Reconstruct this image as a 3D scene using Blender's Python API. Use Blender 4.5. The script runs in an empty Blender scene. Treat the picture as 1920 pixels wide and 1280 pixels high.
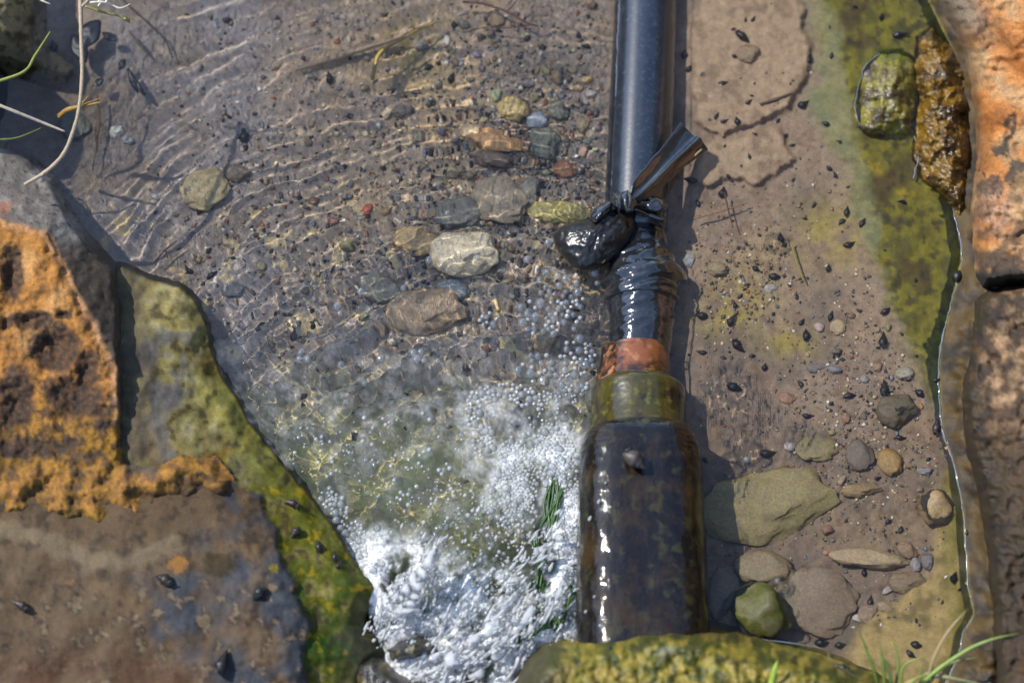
import bpy, bmesh, math, random
import numpy as np
from mathutils import Vector, Matrix, Euler

# ------------------------------------------------------------------ camera, sky, sun, exposure
SC = bpy.context.scene
COL = SC.collection
U = 0.0005                      # metres per photo pixel (1920 wide) at the water plane
T = math.radians(22.0)          # camera tilt away from straight down
D = 2.2
SUN_DIR = Vector((-0.60, 0.26, 0.74)).normalized()      # towards the sun
cam_d = bpy.data.cameras.new('camera')
cam = bpy.data.objects.new('camera', cam_d)
COL.objects.link(cam)
cam.location = (0, -D * math.sin(T), D * math.cos(T))
cam.rotation_euler = (T, 0, 0)
cam_d.sensor_width = 36.0
cam_d.lens = 36.0 * D / (1920 * U)
cam_d.clip_start = 0.05
cam_d.clip_end = 100.0
cam_d.dof.use_dof = True
cam_d.dof.focus_distance = 2.19
cam_d.dof.aperture_fstop = cam_d.lens / 32.0
SC.camera = cam

world = bpy.data.worlds.new('World')
SC.world = world
world.use_nodes = True
wn = world.node_tree
sky = wn.nodes.new('ShaderNodeTexSky')
sky.sky_type = 'NISHITA'
sky.sun_disc = False
sky.sun_elevation = math.asin(SUN_DIR.z)
sky.sun_rotation = math.atan2(SUN_DIR.x, SUN_DIR.y)
sky.dust_density = 0.3
sky.air_density = 1.1
sky.ozone_density = 4.0
# thin white clouds, evenly over the whole sky (the wet pipe mirrors them)
w_tc = wn.nodes.new('ShaderNodeTexCoord')
w_no = wn.nodes.new('ShaderNodeTexNoise'); w_no.inputs['Scale'].default_value = 3.2; w_no.inputs['Detail'].default_value = 6.0
w_no.inputs['Roughness'].default_value = 0.6
wn.links.new(w_tc.outputs['Generated'], w_no.inputs['Vector'])
w_mr = wn.nodes.new('ShaderNodeMapRange'); w_mr.interpolation_type = 'SMOOTHSTEP'
w_mr.inputs['From Min'].default_value = 0.42; w_mr.inputs['From Max'].default_value = 0.74; w_mr.inputs['To Max'].default_value = 0.42
wn.links.new(w_no.outputs['Fac'], w_mr.inputs['Value'])
w_mx = wn.nodes.new('ShaderNodeMix'); w_mx.data_type = 'RGBA'
wn.links.new(w_mr.outputs[0], w_mx.inputs[0]); wn.links.new(sky.outputs[0], w_mx.inputs[6])
w_mx.inputs[7].default_value = (5.2, 6.5, 9.2, 1)
wn.links.new(w_mx.outputs[2], wn.nodes['Background'].inputs[0])
wn.nodes['Background'].inputs[1].default_value = 0.15

sun_d = bpy.data.lights.new('sun', 'SUN')
sun = bpy.data.objects.new('sun', sun_d)
COL.objects.link(sun)
sun_d.energy = 3.9
sun_d.angle = math.radians(0.5)
sun_d.color = (1.0, 0.95, 0.86)
sun.rotation_euler = SUN_DIR.to_track_quat('Z', 'Y').to_euler()
sun_d.cycles.is_caustics_light = True

vs = SC.view_settings
vs.view_transform = 'Standard'
vs.look = 'None'
vs.exposure = 0.52
vs.gamma = 1.0
vs.use_curve_mapping = False
SC.render.engine = 'CYCLES'
SC.cycles.max_bounces = 10
SC.cycles.transparent_max_bounces = 24

rng = np.random.default_rng(7)
random.seed(7)

# ------------------------------------------------------------------ helpers
CT, ST = math.cos(T), math.sin(T)
CAM = np.array([0, -D * ST, D * CT])
KPX = U / D


def W(px, py, z):
    """photo pixel (1920x1280) seen at height z -> world point; below water the refraction lift is undone"""
    px = np.asarray(px, float); py = np.asarray(py, float); z = np.asarray(z, float)
    px, py, z = np.broadcast_arrays(px, py, z)
    py = py + 190.0 * np.clip(-z, 0, 0.06)
    a = (px - 960) * KPX; b = -(py - 640) * KPX
    dx = a; dy = ST + b * CT; dz = -CT + b * ST
    t = (z - CAM[2]) / dz
    return np.stack([CAM[0] + t * dx, CAM[1] + t * dy, z + 0 * t], -1)


def P(px, py, z=0.0):
    return Vector(W(px, py, z).tolist())


_g = np.random.default_rng(11)
PERM = _g.permutation(512)
PERM = np.concatenate([PERM, PERM])
GA = _g.uniform(0, 2 * np.pi, 512)
GX, GY = np.cos(GA), np.sin(GA)


def perlin(x, y, seed=0):
    x = x + seed * 17.31; y = y + seed * 9.73
    xi = np.floor(x).astype(int); yi = np.floor(y).astype(int)
    xf = x - xi; yf = y - yi
    u = xf * xf * xf * (xf * (xf * 6 - 15) + 10); v = yf * yf * yf * (yf * (yf * 6 - 15) + 10)

    def g(ix, iy, fx, fy):
        h = PERM[(PERM[ix & 511] + iy) & 511]
        return GX[h] * fx + GY[h] * fy
    a = g(xi, yi, xf, yf); b = g(xi + 1, yi, xf - 1, yf)
    c = g(xi, yi + 1, xf, yf - 1); d = g(xi + 1, yi + 1, xf - 1, yf - 1)
    return 1.5 * ((a + (b - a) * u) * (1 - v) + (c + (d - c) * u) * v)


def fbm(x, y, scale, octv=4, seed=0, gain=0.5, ridge=False):
    x = np.asarray(x, float) / scale; y = np.asarray(y, float) / scale
    s = 0; a = 1.0; t = 0
    for k in range(octv):
        n = perlin(x * 2 ** k, y * 2 ** k, seed + k * 3)
        s = s + a * ((1 - 2 * np.abs(n)) if ridge else n); t += a; a *= gain
    return s / t


def worley(x, y, scale, seed=0):
    """distance to the nearest jittered cell point (0..~1), and a per-cell random"""
    x = np.asarray(x, float) / scale; y = np.asarray(y, float) / scale
    xi = np.floor(x).astype(int); yi = np.floor(y).astype(int)
    best = np.full(x.shape, 9.0); rid = np.zeros(x.shape)
    for ox in (-1, 0, 1):
        for oy in (-1, 0, 1):
            h = PERM[(PERM[(xi + ox + seed * 31) & 511] + yi + oy) & 511]
            cx = xi + ox + 0.5 + 0.45 * GX[h]; cy = yi + oy + 0.5 + 0.45 * GY[h]
            d = np.hypot(x - cx, y - cy)
            m = d < best
            best = np.where(m, d, best); rid = np.where(m, h / 511.0, rid)
    return best, rid


def ss(a, b, x):
    t = np.clip((x - a) / (b - a), 0, 1)
    return t * t * (3 - 2 * t)


def segdist(x, y, pts, closed=False):
    pts = np.asarray(pts, float)
    best = np.full(np.shape(x), 1e9)
    n = len(pts)
    for i in range(n if closed else n - 1):
        ax, ay = pts[i]; bx, by = pts[(i + 1) % n]
        dx, dy = bx - ax, by - ay
        t = np.clip(((x - ax) * dx + (y - ay) * dy) / (dx * dx + dy * dy + 1e-9), 0, 1)
        best = np.minimum(best, (x - ax - t * dx) ** 2 + (y - ay - t * dy) ** 2)
    return np.sqrt(best)


def sdf(x, y, poly):
    """signed distance in px, positive inside"""
    x = np.asarray(x, float); y = np.asarray(y, float)
    poly = np.asarray(poly, float)
    ins = np.zeros(x.shape, bool)
    n = len(poly)
    for i in range(n):
        ax, ay = poly[i]; bx, by = poly[(i + 1) % n]
        if ay == by:
            continue
        c = ((ay > y) != (by > y)) & (x < (bx - ax) * (y - ay) / (by - ay) + ax)
        ins ^= c
    d = segdist(x, y, poly, True)
    return np.where(ins, d, -d)


def curve(y, pts):
    """x of a polyline given as (x, y) rows sorted by y"""
    p = np.asarray(pts, float)
    return np.interp(y, p[:, 1], p[:, 0])


def srgb(r, g, b):
    c = np.array([r, g, b], float) / 255.0
    return np.where(c <= 0.04045, c / 12.92, ((c + 0.055) / 1.055) ** 2.4)


def mixc(col, target, m):
    return col + (np.asarray(target) - col) * np.clip(m, 0, 1)[..., None]


def mesh_np(name, verts, faces, mat=None, col=None, smooth=True, extra=None):
    me = bpy.data.meshes.new(name)
    verts = np.ascontiguousarray(verts, np.float32).reshape(-1, 3)
    faces = np.ascontiguousarray(faces, np.int32)
    nf, k = faces.shape
    me.vertices.add(len(verts)); me.vertices.foreach_set('co', verts.ravel())
    me.loops.add(nf * k); me.loops.foreach_set('vertex_index', faces.ravel())
    me.polygons.add(nf)
    me.polygons.foreach_set('loop_start', np.arange(0, nf * k, k, dtype=np.int32))
    me.polygons.foreach_set('loop_total', np.full(nf, k, np.int32))
    me.update(calc_edges=True)
    if smooth:
        me.polygons.foreach_set('use_smooth', np.ones(nf, bool))
    if col is not None:
        a = me.attributes.new('Col', 'FLOAT_COLOR', 'POINT')
        c = np.ascontiguousarray(col, np.float32).reshape(-1, 4)
        a.data.foreach_set('color', c.ravel())
    for k2, v in (extra or {}).items():
        a = me.attributes.new(k2, 'FLOAT', 'POINT')
        a.data.foreach_set('value', np.ascontiguousarray(v, np.float32).ravel())
    if mat:
        me.materials.append(mat)
    me.validate(verbose=False)
    return me


def link(name, me, parent=None, receiver=True):
    o = bpy.data.objects.new(name, me)
    COL.objects.link(o)
    if parent is not None:
        o.parent = parent
    if receiver:
        o.cycles.is_caustics_receiver = True
    return o


def tag(o, label=None, cat=None, group=None, kind=None):
    if label: o['label'] = label
    if cat: o['category'] = cat
    if group: o['group'] = group
    if kind: o['kind'] = kind
    return o


def empty(name, loc, label, cat, group=None):
    o = bpy.data.objects.new(name, None)
    COL.objects.link(o)
    o.location = loc
    o.empty_display_size = 0.01
    return tag(o, label, cat, group)


def pixgrid(x0, x1, y0, y1, step):
    xs = np.arange(x0, x1 + step, step, dtype=float); ys = np.arange(y0, y1 + step, step, dtype=float)
    return np.meshgrid(xs, ys)


def grid_faces(ny, nx, mask=None):
    i = np.arange(ny * nx).reshape(ny, nx)
    q = np.stack([i[:-1, :-1], i[1:, :-1], i[1:, 1:], i[:-1, 1:]], -1)
    if mask is not None:
        m = mask[:-1, :-1] & mask[1:, :-1] & mask[1:, 1:] & mask[:-1, 1:]
        q = q[m]
    return q.reshape(-1, 4)


def compact(v, f, *arrs):
    used = np.unique(f)
    mp = np.full(len(v), -1, int); mp[used] = np.arange(len(used))
    return (v[used], mp[f]) + tuple(a[used] for a in arrs)


def patch(name, x0, x1, y0, y1, step, zfun, cfun, mat, mask=None, parent=None, floor=None):
    """a rock face: heights over a pixel net; wetness in the alpha of Col. Closed with a skirt to depth `floor`."""
    X, Y = pixgrid(x0, x1, y0, y1, step)
    Z = zfun(X, Y)
    C = cfun(X, Y, Z)
    V = W(X, Y, Z).reshape(-1, 3)
    m = None if mask is None else mask(X, Y, Z)
    F = grid_faces(*X.shape, m)
    V, F, C = compact(V, F, C.reshape(-1, 4))
    if floor is not None:
        e = np.concatenate([F[:, [0, 1]], F[:, [1, 2]], F[:, [2, 3]], F[:, [3, 0]]])
        key = np.sort(e, 1); key = key[:, 0] * 10000000 + key[:, 1]
        _, inv, cnt = np.unique(key, return_inverse=True, return_counts=True)
        be = e[cnt[inv] == 1]
        bv = np.unique(be)
        mp = np.full(len(V), -1, int); mp[bv] = np.arange(len(bv)) + len(V)
        low = V[bv].copy(); low[:, 2] = floor
        S = np.stack([be[:, 1], be[:, 0], mp[be[:, 0]], mp[be[:, 1]]], -1)
        V = np.concatenate([V, low]); C = np.concatenate([C, C[bv]]); F = np.concatenate([F, S])
    return link(name, mesh_np(name, V, F, mat, C), parent)


def rgba(c, a):
    l = (c * np.array([.3, .6, .1])).sum(-1, keepdims=True)
    c = np.clip(l + (c - l) * 1.1, 0.002, 1)
    return np.concatenate([c, np.broadcast_to(np.asarray(a, float)[..., None], c.shape[:-1] + (1,))], -1)


# ------------------------------------------------------------------ materials
def new_mat(name):
    m = bpy.data.materials.new(name)
    m.use_nodes = True
    nt = m.node_tree
    return m, nt, nt.nodes['Principled BSDF'], nt.nodes['Material Output']


def nd(nt, t, **kw):
    n = nt.nodes.new(t)
    for k, v in kw.items():
        if k.startswith('i_'):
            n.inputs[k[2:].replace('_', ' ')].default_value = v
        else:
            setattr(n, k, v)
    return n


def ramp(nt, src, pts):
    r = nd(nt, 'ShaderNodeValToRGB')
    e = r.color_ramp.elements
    while len(e) > 1:
        e.remove(e[-1])
    for i, (p, v) in enumerate(pts):
        el = e[0] if i == 0 else e.new(p)
        el.position = p
        el.color = (v, v, v, 1) if np.isscalar(v) else tuple(v) + (1,)
    nt.links.new(src, r.inputs[0])
    return r.outputs[0]


def mixnode(nt, a, b, fac, mode='MIX'):
    m = nd(nt, 'ShaderNodeMix', data_type='RGBA', blend_type=mode)
    for sock, v in ((m.inputs[0], fac), (m.inputs[6], a), (m.inputs[7], b)):
        if hasattr(v, 'links') or hasattr(v, 'is_output'):
            nt.links.new(v, sock)
        elif np.isscalar(v):
            sock.default_value = v
        else:
            sock.default_value = tuple(v) + (1,) if len(v) == 3 else v
    return m.outputs[2]


def surface_mat(name, coarse=160.0, fine=900.0, lo=0.6, hi=1.4, bump=0.0006, dry=0.8, wet=0.25, speck=0.0,
                grain_col=None, spec=0.5):
    """colour from Col (zones and stains of the stone itself), grain from two noises, roughness from Col's alpha (wet)"""
    m, nt, bs, out = new_mat(name)
    at = nd(nt, 'ShaderNodeAttribute', attribute_name='Col')
    tc = nd(nt, 'ShaderNodeTexCoord')
    n1 = nd(nt, 'ShaderNodeTexNoise', i_Scale=coarse, i_Detail=6.0, i_Roughness=0.65)
    n2 = nd(nt, 'ShaderNodeTexNoise', i_Scale=fine, i_Detail=4.0, i_Roughness=0.7)
    nt.links.new(tc.outputs['Object'], n1.inputs['Vector']); nt.links.new(tc.outputs['Object'], n2.inputs['Vector'])
    c = mixnode(nt, at.outputs['Color'], ramp(nt, n1.outputs['Fac'], [(0.3, lo), (0.7, hi)]), 1.0, 'MULTIPLY')
    c = mixnode(nt, c, ramp(nt, n2.outputs['Fac'], [(0.28, lo), (0.72, hi)]), 1.0, 'MULTIPLY')
    if speck > 0:
        v = nd(nt, 'ShaderNodeTexVoronoi', i_Scale=fine * 0.5)
        nt.links.new(tc.outputs['Object'], v.inputs['Vector'])
        sp = ramp(nt, v.outputs['Distance'], [(0.10, speck), (0.2, 0.0)])
        pick = ramp(nt, n1.outputs['Fac'], [(0.5, 0.0), (0.56, 1.0)])
        f = nd(nt, 'ShaderNodeMath', operation='MULTIPLY')
        nt.links.new(sp, f.inputs[0]); nt.links.new(pick, f.inputs[1])
        c = mixnode(nt, c, grain_col if grain_col else (0.02, 0.018, 0.015), f.outputs[0])
    nt.links.new(c, bs.inputs['Base Color'])
    mr = nd(nt, 'ShaderNodeMapRange')
    nt.links.new(at.outputs['Alpha'], mr.inputs['Value'])
    mr.inputs['To Min'].default_value = dry; mr.inputs['To Max'].default_value = wet
    nt.links.new(mr.outputs[0], bs.inputs['Roughness'])
    bs.inputs['Specular IOR Level'].default_value = spec
    ad = nd(nt, 'ShaderNodeMath', operation='MULTIPLY_ADD')
    nt.links.new(n2.outputs['Fac'], ad.inputs[0]); ad.inputs[1].default_value = 0.45
    nt.links.new(n1.outputs['Fac'], ad.inputs[2])
    bp = nd(nt, 'ShaderNodeBump', i_Strength=1.0, i_Distance=bump)
    nt.links.new(ad.outputs[0], bp.inputs['Height'])
    nt.links.new(bp.outputs[0], bs.inputs['Normal'])
    return m


def object_colour_mat(name, scale=500.0, lo=0.55, hi=1.45, rough=0.55, bump=0.0004, spec=0.5, mottling=None):
    m, nt, bs, out = new_mat(name)
    oi = nd(nt, 'ShaderNodeObjectInfo')
    tc = nd(nt, 'ShaderNodeTexCoord')
    n1 = nd(nt, 'ShaderNodeTexNoise', i_Scale=scale, i_Detail=6.0, i_Roughness=0.7)
    n2 = nd(nt, 'ShaderNodeTexNoise', i_Scale=scale * 0.22, i_Detail=4.0)
    geo = nd(nt, 'ShaderNodeNewGeometry')
    nt.links.new(geo.outputs['Position'], n1.inputs['Vector']); nt.links.new(geo.outputs['Position'], n2.inputs['Vector'])
    c = mixnode(nt, oi.outputs['Color'], ramp(nt, n1.outputs['Fac'], [(0.3, lo), (0.7, hi)]), 1.0, 'MULTIPLY')
    if mottling:
        c = mixnode(nt, c, mottling, ramp(nt, n2.outputs['Fac'], [(0.48, 0.0), (0.68, 0.45)]))
    nt.links.new(c, bs.inputs['Base Color'])
    bs.inputs['Roughness'].default_value = rough
    bs.inputs['Specular IOR Level'].default_value = spec
    bp = nd(nt, 'ShaderNodeBump', i_Strength=1.0, i_Distance=bump)
    nt.links.new(n1.outputs['Fac'], bp.inputs['Height']); nt.links.new(bp.outputs[0], bs.inputs['Normal'])
    return m


M_BED = surface_mat('silt_and_sand', 120, 800, 0.72, 1.28, 0.0009, dry=0.85, wet=0.6, speck=0.8)
M_ROCK = surface_mat('weathered_rock', 60, 380, 0.68, 1.32, 0.0011, dry=0.85, wet=0.22)
M_BOULDER = surface_mat('pitted_orange_rock', 90, 420, 0.66, 1.34, 0.0012, dry=0.85, wet=0.22)
M_MOSS = surface_mat('algae_on_rock', 70, 480, 0.66, 1.34, 0.0008, dry=0.8, wet=0.3)
M_SLAB = surface_mat('damp_slab', 45, 500, 0.76, 1.24, 0.0005, dry=0.9, wet=0.6, spec=0.25)
M_WET = surface_mat('wet_slimy_rock', 130, 500, 0.6, 1.4, 0.0014, dry=0.5, wet=0.13, spec=0.7)
M_STONE = object_colour_mat('pebble_stone', 420, .62, 1.38, .6, .0005, mottling=(0.14, 0.11, 0.078))
M_SNAIL = object_colour_mat('snail_shell', 900, 0.5, 1.6, 0.4, 0.0003)
M_TWIG = object_colour_mat('dry_stem', 700, 0.6, 1.4, 0.6, 0.0003)
M_LEAF = object_colour_mat('leaf_blade', 300, 0.75, 1.25, 0.45, 0.0001)


def water_mat():
    m, nt, bs, out = new_mat('stream_water')
    nt.nodes.remove(bs)
    gl = nd(nt, 'ShaderNodeBsdfGlass', i_IOR=1.33, i_Roughness=0.0)
    at = nd(nt, 'ShaderNodeAttribute', attribute_name='foam')
    geo = nd(nt, 'ShaderNodeNewGeometry')
    n1 = nd(nt, 'ShaderNodeTexNoise', i_Scale=140.0, i_Detail=8.0, i_Roughness=0.72)
    v = nd(nt, 'ShaderNodeTexVoronoi', i_Scale=330.0, feature='SMOOTH_F1')
    nt.links.new(geo.outputs['Position'], n1.inputs['Vector']); nt.links.new(geo.outputs['Position'], v.inputs['Vector'])
    cells = ramp(nt, v.outputs['Distance'], [(0.18, 1.0), (0.6, 0.55)])
    no = ramp(nt, n1.outputs['Fac'], [(0.27, 0.2), (0.5, 1.0)])
    a = nd(nt, 'ShaderNodeMath', operation='MULTIPLY'); nt.links.new(cells, a.inputs[0]); nt.links.new(no, a.inputs[1])
    b = nd(nt, 'ShaderNodeMath', operation='MULTIPLY'); nt.links.new(a.outputs[0], b.inputs[0]); nt.links.new(at.outputs['Fac'], b.inputs[1])
    b.use_clamp = True
    df = nd(nt, 'ShaderNodeBsdfDiffuse'); df.inputs[0].default_value = (0.94, 0.95, 0.95, 1)
    tl = nd(nt, 'ShaderNodeBsdfTranslucent'); tl.inputs[0].default_value = (0.94, 0.95, 0.95, 1)
    f1 = nd(nt, 'ShaderNodeMixShader'); f1.inputs[0].default_value = 0.15
    nt.links.new(df.outputs[0], f1.inputs[1]); nt.links.new(tl.outputs[0], f1.inputs[2])
    mx = nd(nt, 'ShaderNodeMixShader')
    nt.links.new(b.outputs[0], mx.inputs[0]); nt.links.new(gl.outputs[0], mx.inputs[1]); nt.links.new(f1.outputs[0], mx.inputs[2])
    nt.links.new(mx.outputs[0], out.inputs[0])
    return m


def film_mat(name, white=0.25, tint=(0.85, 0.9, 0.95), glossy=0.12):
    """a bubble's skin or a thin splash: mostly clear, a bright reflection, some white from what is behind"""
    m, nt, bs, out = new_mat(name)
    nt.nodes.remove(bs)
    tr = nd(nt, 'ShaderNodeBsdfTransparent'); tr.inputs[0].default_value = (0.96, 0.97, 0.96, 1)
    gs = nd(nt, 'ShaderNodeBsdfGlossy', i_Roughness=0.04)
    lw = nd(nt, 'ShaderNodeFresnel', i_IOR=1.33)
    fr = nd(nt, 'ShaderNodeMath', operation='ADD'); nt.links.new(lw.outputs[0], fr.inputs[0]); fr.inputs[1].default_value = glossy
    fr.use_clamp = True
    df = nd(nt, 'ShaderNodeBsdfDiffuse'); df.inputs[0].default_value = tint + (1,)
    tl = nd(nt, 'ShaderNodeBsdfTranslucent'); tl.inputs[0].default_value = tint + (1,)
    m0 = nd(nt, 'ShaderNodeMixShader'); m0.inputs[0].default_value = 0.33
    nt.links.new(df.outputs[0], m0.inputs[1]); nt.links.new(tl.outputs[0], m0.inputs[2])
    m1 = nd(nt, 'ShaderNodeMixShader'); m1.inputs[0].default_value = white
    nt.links.new(tr.outputs[0], m1.inputs[1]); nt.links.new(m0.outputs[0], m1.inputs[2])
    m2 = nd(nt, 'ShaderNodeMixShader'); nt.links.new(fr.outputs[0], m2.inputs[0])
    nt.links.new(m1.outputs[0], m2.inputs[1]); nt.links.new(gs.outputs[0], m2.inputs[2])
    nt.links.new(m2.outputs[0], out.inputs[0])
    return m


M_WATER = water_mat()
M_BUBBLE = film_mat('bubble_film', 0.10, glossy=0.18)
M_FOAM = film_mat('foam_bubble_film', 0.44, tint=(.97, .98, .99), glossy=0.20)
M_CLEARFOAM = film_mat('clear_foam_film', 0.22, tint=(.97, .98, .99), glossy=0.20)
M_SPRAY = film_mat('splash_water', 0.52, tint=(.97, .98, 1.0), glossy=0.08)
M_EDGE = film_mat('water_edge_film', 0.12, glossy=0.25)


def wet_mat(name, base, base2, scale, rough=0.12, bump=0.001, bscale=60, stretch=(1, 1, 1), metallic=0.0, coat=0.0, spec=0.5,
            c3=None, lim=(0.45, 0.6), film=0.4, c3lim=(0.56, 0.68)):
    m, nt, bs, out = new_mat(name)
    tc = nd(nt, 'ShaderNodeTexCoord')
    mp = nd(nt, 'ShaderNodeMapping'); mp.inputs['Scale'].default_value = stretch
    nt.links.new(tc.outputs['Object'], mp.inputs['Vector'])
    n1 = nd(nt, 'ShaderNodeTexNoise', i_Scale=scale, i_Detail=8.0, i_Roughness=0.65)
    n2 = nd(nt, 'ShaderNodeTexNoise', i_Scale=bscale, i_Detail=5.0, i_Roughness=0.55)
    nt.links.new(tc.outputs['Object'], n1.inputs['Vector']); nt.links.new(mp.outputs[0], n2.inputs['Vector'])
    c = mixnode(nt, base, base2, ramp(nt, n1.outputs['Fac'], [(lim[0], 0.0), (lim[1], 1.0)]))
    if c3:
        n3 = nd(nt, 'ShaderNodeTexNoise', i_Scale=scale * 3.1, i_Detail=6.0)
        nt.links.new(tc.outputs['Object'], n3.inputs['Vector'])
        c = mixnode(nt, c, c3, ramp(nt, n3.outputs['Fac'], [(c3lim[0], 0.0), (c3lim[1], 1.0)]))
    nt.links.new(c, bs.inputs['Base Color'])
    bs.inputs['Roughness'].default_value = rough
    bs.inputs['Metallic'].default_value = metallic
    bs.inputs['Specular IOR Level'].default_value = spec
    bs.inputs['Coat Weight'].default_value = coat
    bs.inputs['Coat Roughness'].default_value = 0.03
    bp = nd(nt, 'ShaderNodeBump', i_Strength=1.0, i_Distance=bump)
    nt.links.new(n2.outputs['Fac'], bp.inputs['Height'])
    nt.links.new(bp.outputs[0], bs.inputs['Normal'])
    bc = nd(nt, 'ShaderNodeBump', i_Strength=1.0, i_Distance=bump * film)
    nt.links.new(n2.outputs['Fac'], bc.inputs['Height'])
    nt.links.new(bc.outputs[0], bs.inputs['Coat Normal'])
    return m


# ------------------------------------------------------------------ lines of the place (photo pixels)
SHORE = [(1735, -300), (1740, 0), (1790, 100), (1812, 250), (1800, 330), (1784, 370), (1796, 430), (1804, 480), (1796, 525),
         (1778, 590), (1764, 650), (1760, 700), (1766, 800), (1788, 870), (1806, 960), (1812, 1040), (1816, 1100), (1826, 1150),
         (1806, 1185), (1796, 1230), (1770, 1290), (1760, 1500)]
LEDGE = [(1480, -300), (1545, 0), (1575, 110), (1590, 200), (1622, 330), (1640, 430), (1650, 500), (1680, 600), (1715, 690),
         (1752, 760), (1790, 840), (1830, 900), (1840, 1500)]
TOE = [(1470, -300), (1500, 0), (1522, 90), (1530, 150), (1500, 200), (1545, 270), (1580, 330), (1600, 420), (1640, 520),
       (1675, 610), (1710, 700), (1750, 770), (1790, 850), (1830, 910), (1840, 1500)]
SHELF = [(1590, 1215), (1625, 1150), (1690, 1120), (1745, 1075), (1755, 980), (1770, 880), (1800, 880), (1840, 1000), (1850, 1160),
         (1800, 1290), (1700, 1320), (1600, 1300)]
MAT_A = [(1285, 60), (1330, -40), (1440, -60), (1510, 20), (1522, 120), (1500, 170), (1480, 205), (1420, 235), (1350, 255), (1300, 230)]
MAT_B = [(1290, 300), (1330, 265), (1440, 232), (1470, 250), (1488, 300), (1455, 325), (1440, 345), (1405, 355), (1390, 338), (1330, 350), (1290, 345)]


def mat_wob(X, Y):
    return 22 * fbm(X, Y, 62, 6, 9, .62)


def bed_z(X, Y):
    X = np.asarray(X, float); Y = np.asarray(Y, float)
    z = -0.036 + 0.006 * fbm(X, Y, 260, 3, 1) + 0.0030 * fbm(X, Y, 60, 4, 2) + 0.0012 * fbm(X, Y, 16, 3, 4)
    z = z - 0.012 * np.exp(-((X - 820) / 260) ** 2 - ((Y - 820) / 260) ** 2)
    z = z - 0.012 * np.exp(-((X - 60) / 150) ** 2 - ((Y - 190) / 110) ** 2)
    # right pool: silt rising gently to the ledge
    r = ss(1240, 1330, X)
    silt = -0.026 + 0.0025 * fbm(X, Y, 120, 3, 5) + 0.0020 * fbm(X, Y, 26, 4, 6) + 0.0013 * fbm(X, Y, 9, 2, 8)
    silt = silt + 0.006 * ss(1450, 1640, X)
    wob = mat_wob(X, Y)
    for poly, h in ((MAT_A, 0.007), (MAT_B, 0.006)):
        silt = silt + h * 1.35 * ss(-2, 9, sdf(X, Y, poly) + wob)
    # little furrows between the stones lower right
    fur = np.exp(-((X - 1560) / 130) ** 2 - ((Y - 940) / 120) ** 2)
    silt = silt + 0.003 * fur * fbm(X + 0.4 * Y, Y, 34, 3, 12, ridge=True)
    z = z + (silt - z) * r
    # green ledge at the foot of the right rocks
    wl = 12 * fbm(X, Y, 50, 4, 14)
    toe = curve(Y, TOE); led = curve(Y, LEDGE); sh = curve(Y, SHORE)
    top = -0.0060 + 0.0030 * fbm(X, Y, 45, 4, 15) + 0.0022 * fbm(X, Y, 12, 3, 16)
    t1 = ss(0, 1, (X + 2.2 * wl - toe + 14) / np.maximum(led - toe + 40, 14))
    z = z + (top - z) * t1
    # pale shelf lower right
    s2 = ss(-18, 26, sdf(X, Y, SHELF) + wl)
    z = z + (-0.010 + 0.0015 * fbm(X, Y, 60, 4, 18) - z) * s2
    # shore: rises out of the water
    up = X + 0.2 * wl - sh
    z = np.where(up > -40, z + (0.0 - z) * ss(-38, 0, up), z)
    z = z + np.where(up > 0, 0.00042 * np.clip(up, 0, 60) * (1 + 0.6 * fbm(X, Y, 40, 4, 20)), 0)
    z = np.where(up > 80, 0.0252 - 0.0002 * (up - 80), z)
    return z


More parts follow.
